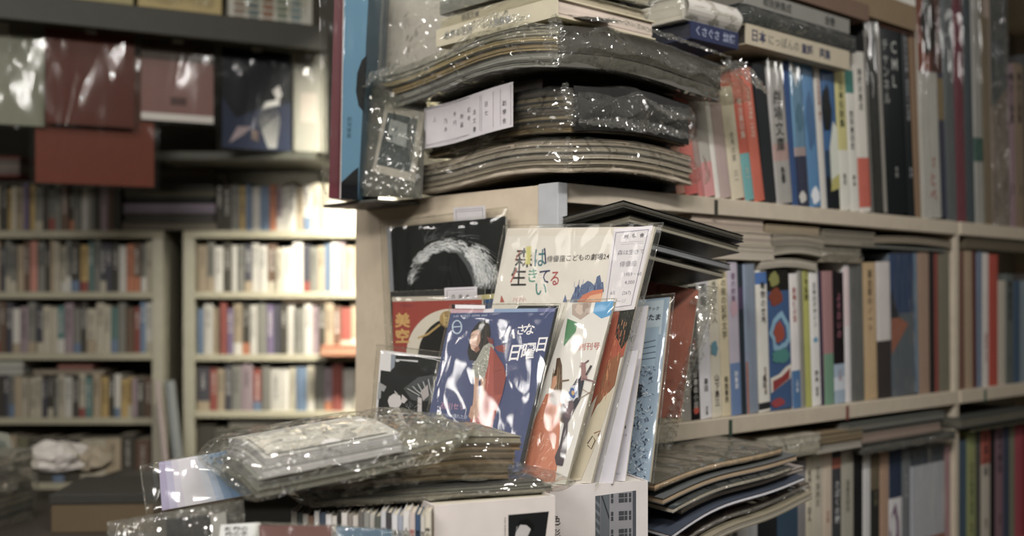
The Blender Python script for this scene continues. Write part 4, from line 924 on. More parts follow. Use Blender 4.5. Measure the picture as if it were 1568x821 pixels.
s.poly([(884, 580), (891, 576), (895, 584), (889, 612), (874, 640), (862, 640), (856, 630), (866, 608)], '2a2a38'); s.poly([(874, 592), (886, 588), (886, 606), (874, 620), (867, 615)], 'b8bcc8'); s.poly(blob(878, 602, 6, 8), '3a5c9a'); s.poly(blob(878, 602, 2.5, 3.5), 'c89a4a')
s.poly([(857, 632), (870, 638), (869, 650), (857, 646)], '7a5a34')
s.poly([(866, 610), (880, 618), (878, 634), (870, 648), (868, 690), (862, 714), (852, 712), (850, 700), (858, 680), (864, 650), (860, 640), (863, 622)], '4c4048')
s.poly([(864, 622), (878, 612), (879, 630), (872, 642), (865, 638)], '6a5058')
s.stroke([(888, 562), (892, 560), (902, 552)], 2, '6a4850'); s.poly([(889, 555), (897, 556), (898, 572), (900, 580), (890, 584), (891, 570)], '9a6c6a'); s.stroke([(892, 580), (905, 583), (912, 586)], 2.5, '7a5458'); s.stroke([(898, 575), (906, 560)], 3.2, '3a3034')
s.stroke([(858, 584), (872, 582)], 2, '7a5c40'); s.stroke([(892, 596), (905, 604), (910, 600)], 1.2, '9a7c6c'); s.stroke([(886, 612), (905, 600), (908, 590)], 1, '9a7c6c')
s.done(); s.sleeve([(866, 460), (944, 457), (869, 745), (778, 742)], .0024, 22, 12, (24, 40))

# ------------------------------------------------------------------ low stand with the boxes and piles in front
ZB = -.228
st = thing('display_stand', 'low wooden stand carrying the white books and the front pile', 'stand', T(0, 0, -CZ))
def spart(name, x0, x1, y0, y1, z0, z1, c='6a5138'):
    mb = MB([PAINT]); mb.box(x0, x1, y0, y1, z0+CZ, z1+CZ, c); return mb.build(name, st, bevel=.002)
spart('top_board', -.44, .20, 1.03, 1.50, -.47, -.45)
spart('riser', -.16, .010, 1.445, 1.585, -.4495, ZB-.003, '7a6248')
for x in (-.42, .14):
    for y in (1.05, 1.44): spart('leg', x, x+.04, y, y+.04, -CZ, -.4705)
# the two white books with photographs
def upright_box(label, p0, p1, zt, depth, base, seed, thick=None):
    a = Vector(p0); b = Vector(p1); w_ = (b-a).length; yaw = math.degrees(math.atan2(b.y-a.y, b.x-a.x)); h = zt+.45
    root = thing('book', label, 'book', T(a.x, a.y, -.4498) @ Rz(yaw))
    mb = MB([PAPER]); mb.box(0, w_, 0, .002, 0, h, base); mb.box(0, .002, .002, depth, 0, h, base); mb.box(w_-.002, w_, .002, depth, 0, h, base); mb.box(.002, w_-.002, depth-.002, depth, 0, h, base)
    return root, mb, w_, h
A0 = ((665-784)/F*1.185, 1.185); A1 = ((850-784)/F*1.245, 1.245)
root, mb, w_, h = upright_box('white book with a dark portrait photo, in front of the tower picture book', A0, A1, -.2155, .12, 'd8cdc6', 1)
def Pf(fx, dz, e=0): return (fx*w_, -.0003-e, h-dz)
x0, x1 = .585, .955
mb.face([Pf(.60, .06), Pf(.90, .06), Pf(.945, .0165), Pf(.60, .0165)], '16191a')
mb.face([Pf(q[0], q[1], .0001) for q in ((.66, .06), (.65, .045), (.67, .03), (.71, .0255), (.76, .03), (.79, .034), (.75, .045), (.74, .06))], 'b9b5b2')
mb.face([Pf(q[0], q[1], .0002) for q in ((.66, .036), (.69, .024), (.76, .022), (.81, .028), (.82, .037), (.79, .034), (.77, .031), (.75, .029), (.70, .028))], '0c0d0e')
for k in range(9): put_text(mb, '青春の詩集覚書抄'[k % 8], lambda gx, gy: (w_*.565+gx*.0022, -.0005, h-.018-(k+1)*.0028+gy*.0022), '3a3634')
mb.build('cover', root); pb = MB(); pb.box(.0022, w_-.0022, .0022, .1178, .001, h-.003, 'c8bda4'); pb.build('page_block', root)
B0 = ((842-784)/F*1.39, 1.39); B1 = ((992-784)/F*1.432, 1.432)
root, mb, w_, h = upright_box('white book with a grey photo of a windowed tower block', B0, B1, ZB-.0008, .09, 'd4ccc9', 2)
xa, xb = .455, .875
def Qf(fx, dz, e=0): return (fx*w_, -.0003-e, h-dz)
mb.face([Qf(xa, .1), Qf(xb, .1), Qf(xb, .0115), Qf(xa, .0155)], '8c8a90')
mb.face([Qf(xa, .1, .0001), Qf(xa+.055, .1, .0001), Qf(xa+.05, .0151, .0001), Qf(xa, .0155, .0001)], '50565c')
for k in range(8): mb.face([Qf(xa, .02+k*.011, .0002), Qf(xa+.045, .026+k*.011, .0002), Qf(xa+.045, .031+k*.011, .0002), Qf(xa, .024+k*.011, .0002)], '6f767c')
mb.face([Qf(xa+.055, .1, .0002), Qf(xa+.145, .1, .0002), Qf(xa+.145, .0145, .0002), Qf(xa+.055, .0152, .0002)], '5f666c')
mb.face([Qf(xa+.06, .016, .0003), Qf(xa+.075, .016, .0003), Qf(xa+.145, .042, .0003), Qf(xa+.14, .046, .0003)], '34393e')
mb.face([Qf(xb-.035, .1, .0002), Qf(xb, .1, .0002), Qf(xb, .0116, .0002), Qf(xb-.035, .0118, .0002)], '4a4f58')
for r_ in range(5):
    zz = .014+r_*.0222
    for f0, f1 in ((.16, .19), (.24, .30), (.30, .335), (.345, .375)):
        for q in (0, .0062): mb.face([Qf(xa+f0, zz+q+.005, .0004), Qf(xa+f1-.006, zz+q+.005, .0004), Qf(xa+f1-.006, zz+q, .0004), Qf(xa+f0, zz+q, .0004)], '3f4448')
for ch, dz in (('色', .047), ('彩', .064)): put_text(mb, ch, lambda gx, gy: (.002+gx*.012, -.0006, h-dz+gy*.013), '4a4648')
mb.build('cover', root); pb = MB(); pb.box(.0022, w_-.0022, .0022, .0878, .001, h-.002, 'cfc6b8'); pb.build('page_block', root)
# row of slim spines under the front pile
xs = 440; k = 0
SPN = ['b8b4ae', '5a6064', 'c4c0ba', '8a6a54', 'd0ccca', '4a5668', 'd4d0d0', 'c8c0b8', '3a3634', 'd0cac4', '8a8078', 'c8beb4', '6a6660', '8c8c84', 'b0aca4', '5c6058', 'c0c0c4', '4c4a4c', 'd4d2d4', '9aa0b0', 'd8d4d0', 'c8b8b0', '3c5878', 'cfc8bc', 'd2cab4']
SNM = ['stone', 'slate', 'off-white', 'brown', 'bright white', 'blue grey', 'white', 'linen', 'black', 'ivory', 'taupe', 'beige', 'dark taupe', 'moss grey', 'ash', 'dark green', 'cool white', 'charcoal', 'clean white', 'pale blue', 'chalk', 'red-lettered pale', 'deep blue', 'cream', 'straw']
pxs = 446
while k < len(SPN):
    wpx = [9, 8, 9, 9, 8, 10, 9, 8, 7, 9, 8, 9, 8, 9, 8][k % 15]
    X0 = (pxs-784)/F*1.166; wd = wpx/F*1.166
    make_book('magazine', f'slim {SNM[k]} spine, {ORD[k+1]} from the left in the row beneath the front pile', 'magazine', T(X0, 1.166+(k % 3)*.001, -.4498), wd-.0004, .232-.0016*(k % 4), .14, SPN[k], (),
              [(r2.choice(BANK), .93, .0052, 'b04030' if k == 21 else '2a2826', .5)], mat=GLOSS, group='slim spines beneath the front pile', bulge=.0005)
    pxs += wpx; k += 1

def bundle(label, M, mags, bend, bag, slip=None, name='magazine_bundle'):
    root = thing(name, label, 'magazine bundle', M)
    z = 0
    for k, (W, D, th, c, pg, x0, y0, lay) in enumerate(mags):
        mb = MB(); bent_mag(mb, W, D, th, z, bend, c, pg, seed=80+k+len(label), layers=lay, x0=x0, y0=y0, nx=18); mb.build('magazine', root); z += th+.0008
    W, D, H, fl, amp, fr, sd, mat = bag
    bag_box(W, D, H, .003, bend, fl, amp, fr, sd, (40, 28, 9), mat=mat).build('plastic_bag', root, smooth=True)
    return root
F3 = T((480-784)/F*1.17, 1.17, -.2145) @ Rz(22)
bundle('flat bagged magazine at the bottom of the front pile', F3, [(.27, .17, .006, '6a685a', '8a8474', 0, 0, 2), (.25, .165, .005, '4a4a42', '7a7668', .01, .004, 2)], flat0, (.275, .175, .013, (.02, .03, .008, .01), .003, 42, 21, BAG))
fw = .215
bF2 = lambda x, y: .004*math.sin(x*14)
root = thing('magazine_bundle', 'bagged wad of browned old pages at the right of the front pile', 'magazine bundle', T((508-784)/F*1.175-.016, 1.172, -.1985) @ Rz(22))
z = 0
for k in range(6):
    taper = (lambda x, y, k=k: bF2(x, y)-k*.0062*max(0, min(1, (fw*.75-x)/(fw*.75)))+.0*y)
    mb = MB(); bent_mag(mb, fw-.004*(k % 2), .15, .0075*(1 if k else 1), z, taper, ['6a5a40', '7a6848', '5c4e38', '72623f', '695a42', '8a8472'][k], ['8a7250', '7a6344', '94794f', '80694a', '8c7048', '8f8468'][k], seed=120+k, layers=4, x0=.006*k*.6, nx=18)
    mb.build('magazine', root); z += .0079
bag_box(fw, .155, .049, .003,  lambda x, y: bF2(x, y)-.030*max(0, min(1, (fw*.75-x)/(fw*.75)))*.5, (.012, .014, .008, .012), .0035, 40, 22, (40, 28, 9)).build('plastic_bag', root, smooth=True)
bF1 = lambda x, y: .13*x+.006*math.sin(y*16)-.02*max(0, y-.12)
root = bundle('bagged white magazines with a ruled price slip, topmost at left of the front pile', T(-.250, 1.115, -.1955) @ Rz(25),
   [(.165, .19, .008, '7a7a70', '8c8a7c', .0, .0, 3), (.16, .19, .008, '8a8a84', 'a4a29a', .002, .004, 3), (.145, .185, .010, 'c4c0c0', 'cdc8cc', .006, .001, 5), (.14, .185, .009, 'c8c4c2', 'd0cbd0', .008, .001, 5)],
   bF1, (.17, .195, .040, (.028, .075, .014, .02), .009, 24, 23, BAG2))
mb = MB(); P = lambda x, y, e: (.012+x, .006+y, .0388+e+bF1(.012+x, .006+y)+.0008)
mb.grid(lambda a, b: P(a*.125, b*.1, 0), 8, 6, 'd0cbc4'); rect = slip_lines(mb, P, .125, .1)
for yy in (.03, .07): rect(.012, yy, .113, yy+.0006, '8a8680', .0003)
for k, ch in enumerate('千円初版'): put_text(mb, ch, lambda gx, gy: P(.02+k*.024+gx*.009, .045+.01*(k % 2)+gy*.009, .0005), '55504c')
mb.build('price_slip', root)

# sky-coloured card in a sleeve, left
s = Sheet('picture_card', 'lilac to blue gradient card in a clear sleeve at the left of the front pile', 'card', [(243, 708), (356, 689), (392, 756), (248, 782)], (300, 770, 1.27), -8, 20, .003, 'c0bccb', PAPER)
qa = [(243, 708), (356, 689), (392, 756), (248, 782)]
cols_ = ['9a90b4', 'a8a2c0', 'bcb6c6', 'c4bfc8', 'c4bfc8', 'c2bfca', 'bcc0d0', 'a4b4d0', '7f9fc8', '6a92c2', '6c94c4', '6a90c0']
for k, c in enumerate(cols_):
    f0, f1 = k/12, (k+1)/12
    L = lambda f, a, b: (a[0]+(b[0]-a[0])*f, a[1]+(b[1]-a[1])*f)
    s.poly([L(f0, qa[0], qa[1]), L(f1, qa[0], qa[1]), L(f1, qa[3], qa[2]), L(f0, qa[3], qa[2])], c)
s.poly([(233, 722), (240, 720), (243, 746), (237, 748)], '34342f')
s.done(); s.sleeve([(214, 713), (360, 684), (398, 763), (224, 786)], .0028, 22, 14)
# black bagged item bottom left, and covers at the very bottom
s = Sheet('magazine', 'black magazine in badly crumpled film at the bottom left corner of the stand', 'magazine', [(254, 795), (322, 788), (330, 900), (258, 900)], (290, 850, 1.12), -12, 12, .01, '14161a', GLOSS)
s.poly([(322, 788), (346, 784), (352, 900), (330, 900)], 'b8b4b0'); s.done()
s.sleeve([(164, 800), (372, 766), (380, 905), (168, 905)], .008, 26, 15, (44, 30), mat=ROUGHBAG, off=.006)
s = Sheet('magazine', 'white magazine with dark lettering lying at the bottom edge of the pile', 'magazine', [(338, 804), (398, 800), (404, 860), (330, 866)], (370, 830, 1.10), 0, 40, .004, 'b8b8b4', PAPER)
for k in range(3): s.text('新劇の手帖'[k:k+3], (344, 814+k*8), (12, -.6), (0, -8), '2a2e2c', .02)
s.done()
s = Sheet('magazine', 'brown red magazine with a painted top-edge glint at the bottom of the pile', 'magazine', [(396, 804), (508, 805), (510, 870), (400, 870)], (450, 840, 1.09), 0, 30, .006, '5c2c22', GLOSS, edge='e0dcd8'); s.done()  # pale edge colour stands in for the white glint along the film
s.sleeve([(392, 799), (514, 803), (514, 874), (394, 874)], .002, 30, 16)
s = Sheet('magazine', 'teal blue magazine at the bottom edge beside the brown red one', 'magazine', [(514, 806), (600, 812), (602, 870), (516, 870)], (550, 840, 1.10), 0, 30, .006, '2a5878', GLOSS, edge='b8c0c8'); s.done()
s.sleeve([(508, 802), (625, 813), (640, 874), (512, 874)], .003, 30, 17, mat=BAG)

# ------------------------------------------------------------------ upright items at the left end of the upper board
s = Sheet('magazine', 'burgundy spined magazine standing left of the blue one beside the bagged stack', 'magazine', [(513, -40), (527, -40), (520, 304), (503, 303)], (512, 300, 1.80), 8, -1, .09, '6a2a36', GLOSS, edge='6a2a36'); s.done()
s.sleeve([(487, -50), (527, -50), (521, 307), (488, 306)], .004, 16, 31, (10, 50), off=.006)
s = Sheet('magazine', 'sky blue cover with a black shape standing beside the burgundy spine', 'magazine', [(528, -40), (566, -40), (548, 306), (521, 304)], (530, 306, 1.79), 14, -1, .09, '4f86a6', GLOSS, edge='3a5c70')
s.poly([(562, 84), (554, 92), (547, 112), (545, 140), (549, 162), (557, 172)], '14181a'); s.poly([(541, 262), (549, 256), (548, 306), (521, 304), (522, 280)], '14161a')
s.vtext('劇場叢書', (531, 178), 8, '2f5870', slant=.03); s.stroke([(527, -40), (521, 306)], 1.6, 'c8b8b4'); s.done()
s.sleeve([(524, -50), (572, -50), (552, 308), (518, 306)], .003, 16, 32, (10, 40), off=.004)
s = Sheet('booklet', 'whitish booklet in crumpled clear film standing behind the top bundle', 'booklet', [(576, -40), (712, -40), (704, 118), (562, 160)], (600, 150, 1.88), 20, 2, .012, 'c2b9b0', PAPER); s.done()
s.sleeve([(562, -50), (735, -50), (722, 124), (541, 298)], .009, 14, 33, (40, 40), mat=BAG2, off=.010)
s.crumple([(604, -30), (592, 40), (574, 110), (560, 160), (553, 220), (545, 296)], .019, .006, 4, off=.02)
s = Sheet('photograph', 'pale bordered photo card with dark teal picture, in film left of the slip bundle', 'photograph', [(590, 160), (650, 172), (634, 279), (570, 262)], (600, 270, 1.78), 24, 6, .002, 'b0a89c', PAPER)
s.poly([(594, 172), (640, 182), (628, 264), (577, 252)], '2c3a3c'); s.poly([(598, 182), (624, 190), (622, 226), (592, 216)], '8f9494'); s.poly([(603, 168), (608, 182), (602, 186)], '1c2426'); s.poly([(590, 205), (601, 208), (601, 211), (590, 208)], '1c2426'); s.poly([(600, 218), (606, 221), (603, 228)], '2c3436'); s.done()
s.sleeve([(560, 128), (650, 160), (642, 304), (538, 300)], .008, 34, 34, (40, 44), mat=BAG2, off=.006)
p = s.part('shade_backing'); p.e = -.0045; p.poly([(556, 120), (652, 150), (644, 303), (541, 299)], '5c5a54'); p.mb.build('shade_backing', s.root)  # added grey sheet: stands for shade and hides the bright background
s.crumple([(640, 180), (636, 215), (640, 250), (630, 300)], .014, .005, 7, 40, off=.012)

# ------------------------------------------------------------------ background bookcases
BY = 3.0
def bX(px, Y=BY): return (px-784)/F*Y
def bZ(py, Y=BY): return (HY-py)/F*Y
def back_case(label, pl, pr, boards, top, panels):
    root = thing('bookcase', label, 'bookcase', T(bX(pl), BY, -CZ))
    W = bX(pr)-bX(pl)
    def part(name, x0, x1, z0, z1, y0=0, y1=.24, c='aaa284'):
        mb = MB([PAINT]); mb.box(x0, x1, y0, y1, z0+CZ, z1+CZ, c); mb.build(name, root, bevel=.002)
    part('top_board', 0, W, top-.02, top)
    for z in boards: part('shelf_board', .0305 if panels[0] else 0, W-.0305 if panels[1] else W, z-.018, z)
    if panels[0]: part('side_panel', 0, .03, -CZ, top-.0205, c='aaa48a')
    if panels[1]: part('side_panel', W-.03, W, -CZ, top-.0205, c='aaa48a')
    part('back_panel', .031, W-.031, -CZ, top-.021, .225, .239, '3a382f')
    return root
tops = bZ(353)
Lb = [bZ(447), bZ(541), bZ(640), bZ(740)]; Rb = [bZ(447), bZ(543), bZ(630), bZ(735)]
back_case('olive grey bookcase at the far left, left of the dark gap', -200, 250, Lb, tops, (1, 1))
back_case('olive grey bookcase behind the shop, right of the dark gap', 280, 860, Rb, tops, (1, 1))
r3 = random.Random(3)
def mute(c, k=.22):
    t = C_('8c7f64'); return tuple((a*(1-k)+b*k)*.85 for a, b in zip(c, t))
def back_row(seq, px0, px1, zb, hpx, where, lean=0, wscale=1):
    n = len(seq); ws = [r3.uniform(.75, 1.3) for _ in seq]; tot = sum(ws); x = px0
    cnt = 0
    for i, (ch, wv) in enumerate(zip(seq, ws)):
        wpx = wv/tot*(px1-px0); X0 = bX(x); wd = wpx/F*BY-.0008; x += wpx
        if ch == ' ': continue
        cnt += 1
        h = hpx/F*BY*r3.uniform(.88, 1.03); d = r3.uniform(.10, .14); yo = .006+r3.uniform(0, .012)
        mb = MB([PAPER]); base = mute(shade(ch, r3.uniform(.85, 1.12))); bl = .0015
        top = shade('c', .7)
        cuts = [0, r3.choice([.0, .22, .3]), 1]
        c2 = mute(C_(r3.choice(['w', 'c', 'r', 'b', 'c', 't', 'o']))) if r3.random() < .35 else base
        for z0, z1, cc in ((0, cuts[1], c2), (cuts[1], 1, base)):
            if z1-z0 < .01: continue
            for k in range(3):
                f0, f1 = k/3, (k+1)/3; y_ = lambda f: -bl*(1-(2*f-1)**2)
                mb.face([(f0*wd, y_(f0), z0*h), (f1*wd, y_(f1), z0*h), (f1*wd, y_(f1), z1*h), (f0*wd, y_(f0), z1*h)], cc)
        mb.box(0, wd, 0, d, 0, h, base, top=top)
        if wd > .008 and r3.random() < .75:
            tcol = 'k' if ch in 'wctaysmgo' else 'w'
            for q in range(r3.choice([4, 5, 6])):
                sz = min(wd*.6, .010); put_text(mb, r3.choice('日本文学詩集人間山川花月夜春秋東京旅心'), lambda gx, gy: (wd/2-sz/2+gx*sz, -.0022, h*.9-(q+1)*sz*1.15+gy*sz), shade(tcol, 1.3) if tcol == 'k' else tcol)
        o = mb.build('book'); o.matrix_world = T(X0, BY+yo, zb+.0003) @ Ry(lean)
        tag(o, f'{PNAME[ch]} paperback, {ORD[cnt]} from the left on the {where}', 'book', f'paperbacks on the {where}')
zA = tops
hb = 78
back_row('ggwckyctpygkggukgwgkmuk', -40, 182, zA, 72, 'top of the far left bookcase')
back_row('ttcgtnggtusgktccgkyegnnkwougc', -60, 231, Lb[0], hb, 'upper row inside the far left bookcase')
back_row('cgtgunwmgnccemgkcccegurbw', -40, 231, Lb[1], hb-2, 'second row inside the far left bookcase')
back_row('wtcknkngtcccnkgcwkcetykwyymku', -60, 231, Lb[2], 66, 'third row inside the far left bookcase')
back_row('kgtlkkdkcctku', -40, 228, Lb[3], 72, 'fourth row inside the far left bookcase')
back_row('kkgybwbomwwtwccwwcwtwcww', 328, 600, zA, 76, 'top of the rear bookcase')
back_row('tgwkwgnwwucwwngtbwmttwmwcwtc', 300, 640, Rb[0], hb-2, 'upper row inside the rear bookcase')
back_row('bwtrptkwgpnkwgwmkturtgwbrwcct', 300, 640, Rb[1], hb, 'second row inside the rear bookcase')
back_row('nrtngmrgwwcbcgmrwcbtngwc', 300, 640, Rb[2], 70, 'third row inside the rear bookcase')
back_row('kdkukk  kdkuk', 300, 640, Rb[3], 82, 'fourth row inside the rear bookcase')
# loose flat things on and in the back cases
def flat_px(label, px0, px1, yb, yt, Y, D, c, pg, name='magazine', cat='magazine', rz=0, group=None):
    o = thing(name, label, cat, T(bX(px0, Y), Y, bZ(yb, Y)) @ Rz(rz), group)
    mb = MB(); L = bX(px1, Y)-bX(px0, Y); bent_mag(mb, L, D, bZ(yt, Y)-bZ(yb, Y), 0, flat0, c, pg, nx=4, ny=3, layers=3, seed=len(label)); mb.build('pages_and_cover', o)
for lab, a, b, yb, yt, c, pg in (
   ('dark magazine lying lowest across the gap between the rear bookcases', 186, 332, 352.4, 340, '5a564c', '7a705c'),
   ('grey magazine second from the bottom across the gap between the rear bookcases', 190, 328, 339.6, 327, '33322e', '4a463e'),
   ('mauve edged magazine third up across the gap between the rear bookcases', 188, 330, 326.6, 312, '7a6a72', '8f8090'),
   ('black magazine fourth up across the gap between the rear bookcases', 192, 326, 311.6, 303, '1c1c1c', '2c2a28'),
   ('olive magazine fifth up across the gap between the rear bookcases', 190, 330, 302.6, 290, '4a4636', '5a5540'),
   ('dark grey magazine sixth up across the gap between the rear bookcases', 188, 328, 289.6, 276, '2f2f2b', '3c3a34'),
   ('brown magazine topping the pile across the gap between the rear bookcases', 192, 325, 275.6, 258, '3a3328', '4c4434')):
    flat_px(lab, a, b, yb, yt, BY+.005, .16, c, pg, group='magazines piled across the rear gap')
for lab, a, b, yb, yt, c, pg in (
   ('salmon red booklet lying on the third row of the far left bookcase', 88, 142, 566, 559, 'a05848', 'a06858'),
   ('beige booklet lying under the salmon one in the far left bookcase', 50, 160, 573.5, 567, '8a7a64', '9a8a74')):
    flat_px(lab, a, b, yb, yt, BY+.012, .13, c, pg)
flat_px('white stack of paper lying in the far left bookcase above the third row', -30, 36, 574, 552, BY+.012, .13, 'a8a89c', 'b0aea0')
flat_px('tan paperback lying flat atop the second row of the rear bookcase', 432, 505, 464.4, 452, BY+.012, .13, 'a08668', 'b09878')
flat_px('red magazine lying on the far left top row, at the picture edge', -40, 30, 270, 240, BY+.03, .12, '8a3a34', '8a7a70')
flat_px('orange folder jutting on the rear bookcase near the end panel', 490, 590, 545, 530, 2.94, .1, 'b8663c', 'c88a60')
flat_px('pale grey booklets lying dim in the rear bookcase bottom row', 350, 440, 656, 646, BY+.01, .13, '7a766a', '8a8474')
# leaning posters in the dark gap
for lab, a, b, c in (('rolled pinkish poster leaning in the dark gap between the rear bookcases', 246, 256, 'b8a49c'), ('clear grey poster roll leaning in the gap beside the pinkish one', 259, 275, '8f9492')):
    o = thing('poster_roll', lab, 'poster', T(bX(b, 2.95), 2.95, bZ(730, 2.95)) @ Ry(-6))
    mb = MB(); r_ = bX(b, 2.95)-bX(a, 2.95); mb.grid(lambda u_, v_: (r_/2*math.cos(6.283*u_), r_/2*math.sin(6.283*u_), .25*v_), 14, 2, c); mb.grid(lambda u_, v_: (r_/2*v_*math.cos(6.283*u_), r_/2*v_*math.sin(6.283*u_), .25), 14, 2, shade(c, .7)); mb.build('paper_tube', o, smooth=False)

# upper shelf across the left aisle with goods on it and bags hanging from it
ha = Vector((bX(-30, 2.44), 2.44)); hb_ = Vector((bX(486, 2.77), 2.77)); hyaw = math.degrees(math.atan2(hb_.y-ha.y, hb_.x-ha.x)); HL = (hb_-ha).length
HZ = .616
hs = thing('aisle_shelf', 'dark board spanning the left aisle, with boxes on it and bags hung below', 'shelf', T(ha.x, ha.y, HZ) @ Rz(hyaw))
mb = MB([PAINT]); mb.box(-.3, HL+.02, 0, .45, 0, .03, '34322a'); mb.build('board', hs, bevel=.002)
mb = MB([PAINT]); mb.box(-.3, HL+.02, -.012, -.0005, -.012, .048, '3a392e'); mb.build('front_lip', hs, bevel=.002)
mb = MB([PAINT]); mb.box(.05, .09, .42, .448, .031, 2.7-CZ-HZ-.001, '55533f'); mb.build('hanger_strap', hs)
mb = MB([PAINT]); mb.box(HL-.09, HL-.05, .42, .448, .031, 2.7-CZ-HZ-.001, '55533f'); mb.build('hanger_strap', hs)
hd = (hb_-ha).normalized(); hn = Vector((-hd.y, hd.x))
def hpos(px, k=0.0):      # distance along the board for an image column, k metres behind its lip
    s_ = (px-784)/F; o_ = ha+hn*k; return (s_*o_.y-o_.x)/(hd.x-hd.y*s_)
def hY(px, k=0.0): return (ha+hn*k).y+hd.y*hpos(px, k)
def on_shelf(label, pa, pb, h, D, c, name, art=None, bag=False):
    x0, x1 = hpos(pa), hpos(pb)
    o = thing(name, label, name.replace('_', ' '), T(ha.x, ha.y, HZ+.0325) @ Rz(hyaw) @ Matrix.Translation((x0, .012, 0)))
    mb = MB(); mb.box(0, x1-x0, 0, D, 0, h, c)
    mb.box(-.001, x1-x0+.001, -.001, D+.001, h*.72, h+.001, shade(c, .93))
    mb.build('carton', o)
    pm = MB()
    for (fx0, fx1, z0, z1, cc) in art or (): pm.face([(fx0*(x1-x0), -.0022, z0*h), (fx1*(x1-x0), -.0022, z0*h), (fx1*(x1-x0), -.0022, z1*h), (fx0*(x1-x0), -.0022, z1*h)], cc)
    if art: pm.build('printed_panel', o)
    if bag: bag_box(x1-x0, D, h, .004, flat0, (.004, .004, .006, .006), .004, 40, 51, (20, 12, 8)).build('plastic_bag', o, smooth=True)
on_shelf('dull yellow carton on the aisle board, further left', 40, 205, .16, .2, 'a09258', 'box')
on_shelf('yellow brown carton in film on the aisle board, beside the printed pack', 213, 341, .16, .2, 'b49c58', 'box', bag=True)
colrow = [(.06+.17*k, .06+.17*k+.12, .06+.085*q, .06+.085*q+.055, cc) for k, cc in enumerate(['8a7462', '5a6c70', '8a5a3c', '6a7a60', '6a8484']) for q in range(10)]
on_shelf('white pack printed with small coloured columns on the aisle board', 352, 480, .2, .16, 'b8b4a4', 'package', colrow, True)

def hang(label, pa, pb, yt, yb, c, art=None, dy=0, name='magazine', amp=.004, extra=None):
    """a bagged magazine hung from the lip of the aisle board"""
    k_ = .08-dy; x0, x1 = hpos(pa, k_), hpos(pb, k_); Y = hY((pa+pb)/2, k_); z0 = bZ(yb, Y); z1 = min(bZ(yt, Y), HZ-.004)
    o = thing(name, label, 'magazine', T(ha.x, ha.y, z0) @ Rz(hyaw) @ Matrix.Translation((x0, k_, 0)), 'bagged magazines hung from the aisle board')
    W, H = x1-x0, z1-z0
    mb = MB([GLOSS]); mb.box(0, W, 0, .004, 0, H, c)
    for poly, cc in art or (): mb.face([(fx*W, -.0004, fz*H) for fx, fz in poly], cc)
    mb.build('cover', o)
    fb = MB([THIN]); fb.grid(lambda a, b: (-.012+a*(W+.024), -.006-amp*max(-.5, crinkle(Vector((a*W*14, 3+pa, b*H*6)))), -.008+b*(H+.012)), 24, 24, 'w')
    fb.grid(lambda a, b: (-.012+b*(W+.024), .006, -.008+a*(H+.012)), 6, 6, 'w'); fb.build('plastic_bag', o, smooth=True)
    cl = MB([PAINT]); top = HZ-z0-.0003
    cl.box(W/2-.012, W/2+.012, -.003, .0055, H-.006, max(H+.004, top), 'a8a498'); cl.build('hanging_clip', o)
hang('pale green blank magazine hung at the left end of the aisle board', -60, 68, 50, 190, '858770')
hang('large brown cover hung lower behind the brown one', 54, 236, 80, 283, '742e10', dy=-.012)
hang('tall plain brown cover hung from the aisle board', 70, 206, 44, 192, '60240c', dy=.014)
hang('dusky pink cover with a white strip at its foot', 216, 327, 60, 186, '8c6058', [([(0, 0), (1, 0), (1, .09), (0, .09)], 'd8d0c8'), ([(0, .75), (1, .75), (1, 1), (0, 1)], '4c3c30'), ([(.4, .2), (.62, .2), (.62, .3), (.4, .3)], '5a3c38')])
hang('dark blue cover with a white figure hung from the aisle board', 340, 446, 76, 229, '0e131c', [([(.28, 0), (1, 0), (1, .5), (.5, .4), (.2, .3), (0, .5), (0, 0)], '27304a'), ([(.5, .3), (.62, .48), (.82, .52), (.84, .3), (.78, .02), (.66, .02)], 'd8d6d2'), ([(.72, .6), (.82, .66), (.86, .56), (.8, .5)], 'c8c4c0'), ([(.1, .05), (.22, .22), (.42, .22), (.3, .14)], 'a8949a'), ([(.42, .1), (.52, .08), (.52, .18), (.44, .2)], 'a88c7c')])
hang('pale picture sheet hung at the right end of the aisle board', 450, 500, 82, 232, '8f8c80', [([(.2, .3), (.7, .3), (.7, .6), (.2, .6)], 'a89c90')])
# thin shelf under the hanging magazines
Yt = 2.82
ts = thing('ledge', 'thin dark ledge below the dark blue hanging cover', 'shelf', T(bX(236, Yt), Yt, bZ(244, Yt)))
mb = MB([PAINT]); mb.box(0, bX(482, Yt)-bX(236, Yt), 0, .3, 0, bZ(232, Yt)-bZ(244, Yt), '4a4a3c'); mb.build('board', ts)
for x in (.02, .36):
    mb = MB([PAINT]); mb.box(x, x+.012, .28, .598, -.06, -.0005, '4a4a3c'); mb.build('bracket', ts)

# ------------------------------------------------------------------ table with boxes and bags at the lower left
TY = 2.25
tb = thing('table', 'low dark table carrying cartons and bags at the lower left', 'table', T(-1.42, 2.06, -CZ))
mb = MB([PAINT]); mb.box(0, .80, 0, .6, .93, .955, '4a4238'); mb.build('tabletop', tb, bevel=.003)
for x in (.02, .66):
    for y in (.02, .49): mb = MB([PAINT]); mb.box(x, x+.04, y, y+.04, .001, .9295, '3f382f'); mb.build('leg', tb)
ztab = -.4448
def carton(label, px0, px1, yt, Y, D, c, lid, rz=0, zb=ztab):
    o = thing('box', label, 'box', T(bX(px0, Y), Y, zb) @ Rz(rz)); W = bX(px1, Y)-bX(px0, Y); H = bZ(yt, Y)-zb
    mb = MB(); mb.box(0, W, 0, D, 0, H-.02, c); mb.build('carton', o, bevel=.002)
    mb = MB(); mb.box(-.003, W+.003, -.003, D+.003, H-.0195, H, lid); mb.build('lid', o, bevel=.002)
    return o
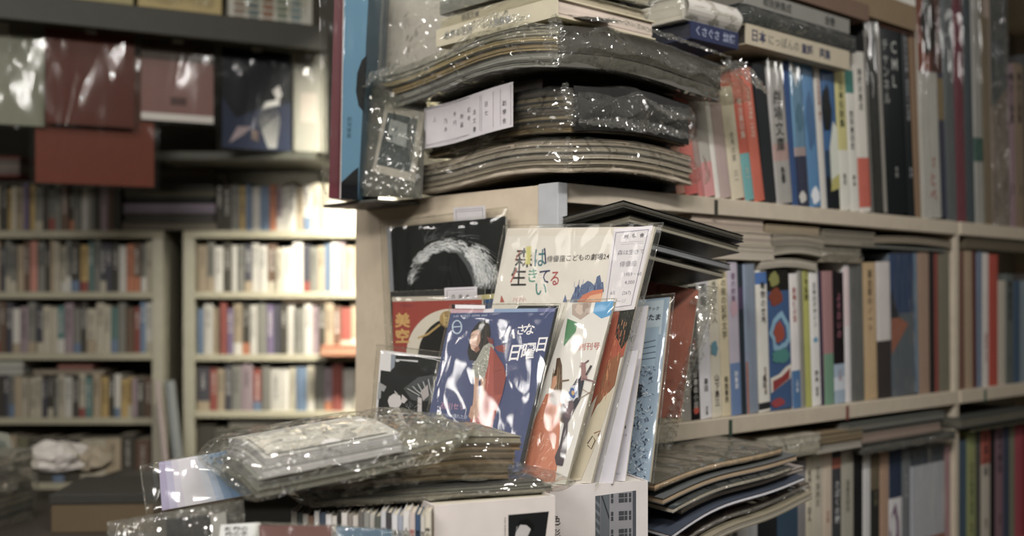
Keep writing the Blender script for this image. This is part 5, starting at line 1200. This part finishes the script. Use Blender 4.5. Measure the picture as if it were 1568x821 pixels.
carton('dark lidded carton with a tan edge at the lower left', 78, 232, 757, 2.16, .22, '6a5638', '3c3a34', 4)
carton('flat grey carton behind the dark lidded one', 120, 250, 741, 2.42, .2, '3c3832', '55514a', -6)
def crumpled(name, label, px, py, Y, rx, ry, rz, mat, c, seed, cat='bag', amp=.35, core=None, loc_z=None):
    o = thing(name, label, cat, T(bX(px, Y), Y, bZ(py, Y) if loc_z is None else loc_z))
    mb = MB([mat]); n, m_ = 40, 20
    def fn(a, b):
        th, ph = a*2*math.pi, b*math.pi; d = Vector((math.cos(th)*math.sin(ph), math.sin(th)*math.sin(ph), -math.cos(ph)))
        s_ = Vector((math.cos(th+.0), math.sin(th), 0)); k = 1+amp*crinkle(d*2.2+Vector((seed, 0, 0)))
        return Vector((d.x*rx*k, d.y*ry*k, rz+d.z*rz*(k if d.z > 0 else .98)))
    mb.grid(fn, n, m_, c); mb.build('sheet', o, smooth=False)
    return o
crumpled('paper_bag', 'crumpled white paper bag lying before the far left bookcase', 88, 733, 2.5, .075, .06, .036, PAPER, 'cfc6bc', 3, loc_z=bZ(741, 2.42)+.006)
crumpled('paper_bag', 'crumpled cream paper beside the white paper bag', 136, 728, 2.52, .045, .05, .03, PAPER, 'a8987c', 8, loc_z=bZ(741, 2.42)+.006)
o = thing('magazine_bundle', 'bagged stack of grey magazines at the lower left picture edge', 'magazine bundle', T(bX(-168, 2.05), 2.12, ztab) @ Rz(-8))
z = 0
for k in range(7):
    mb = MB(); bent_mag(mb, .125, .2, .02, z, flat0, ['6a6a5c', '4a4c4a', '7a705c', '55564c', '8a8272', '3c3e3c', '8a8678'][k], ['8a8474', '6a685c'][k % 2], nx=4, ny=4, seed=k, layers=3); mb.build('magazine', o); z += .0205
bag_box(.125, .2, z, .005, flat0, (.01, .02, .01, .01), .008, 30, 71, (22, 22, 20)).build('plastic_bag', o, smooth=True)
s = Sheet('magazine', 'grey green magazine leaning on the bagged stack at the left edge', 'magazine', [(-40, 655), (12, 664), (36, 740), (-40, 745)], (0, 740, 2.3), -10, 14, .012, '7f8070', PAPER)
s.poly([(-30, 668), (8, 676), (22, 722), (-30, 724)], '5c6458'); s.done()
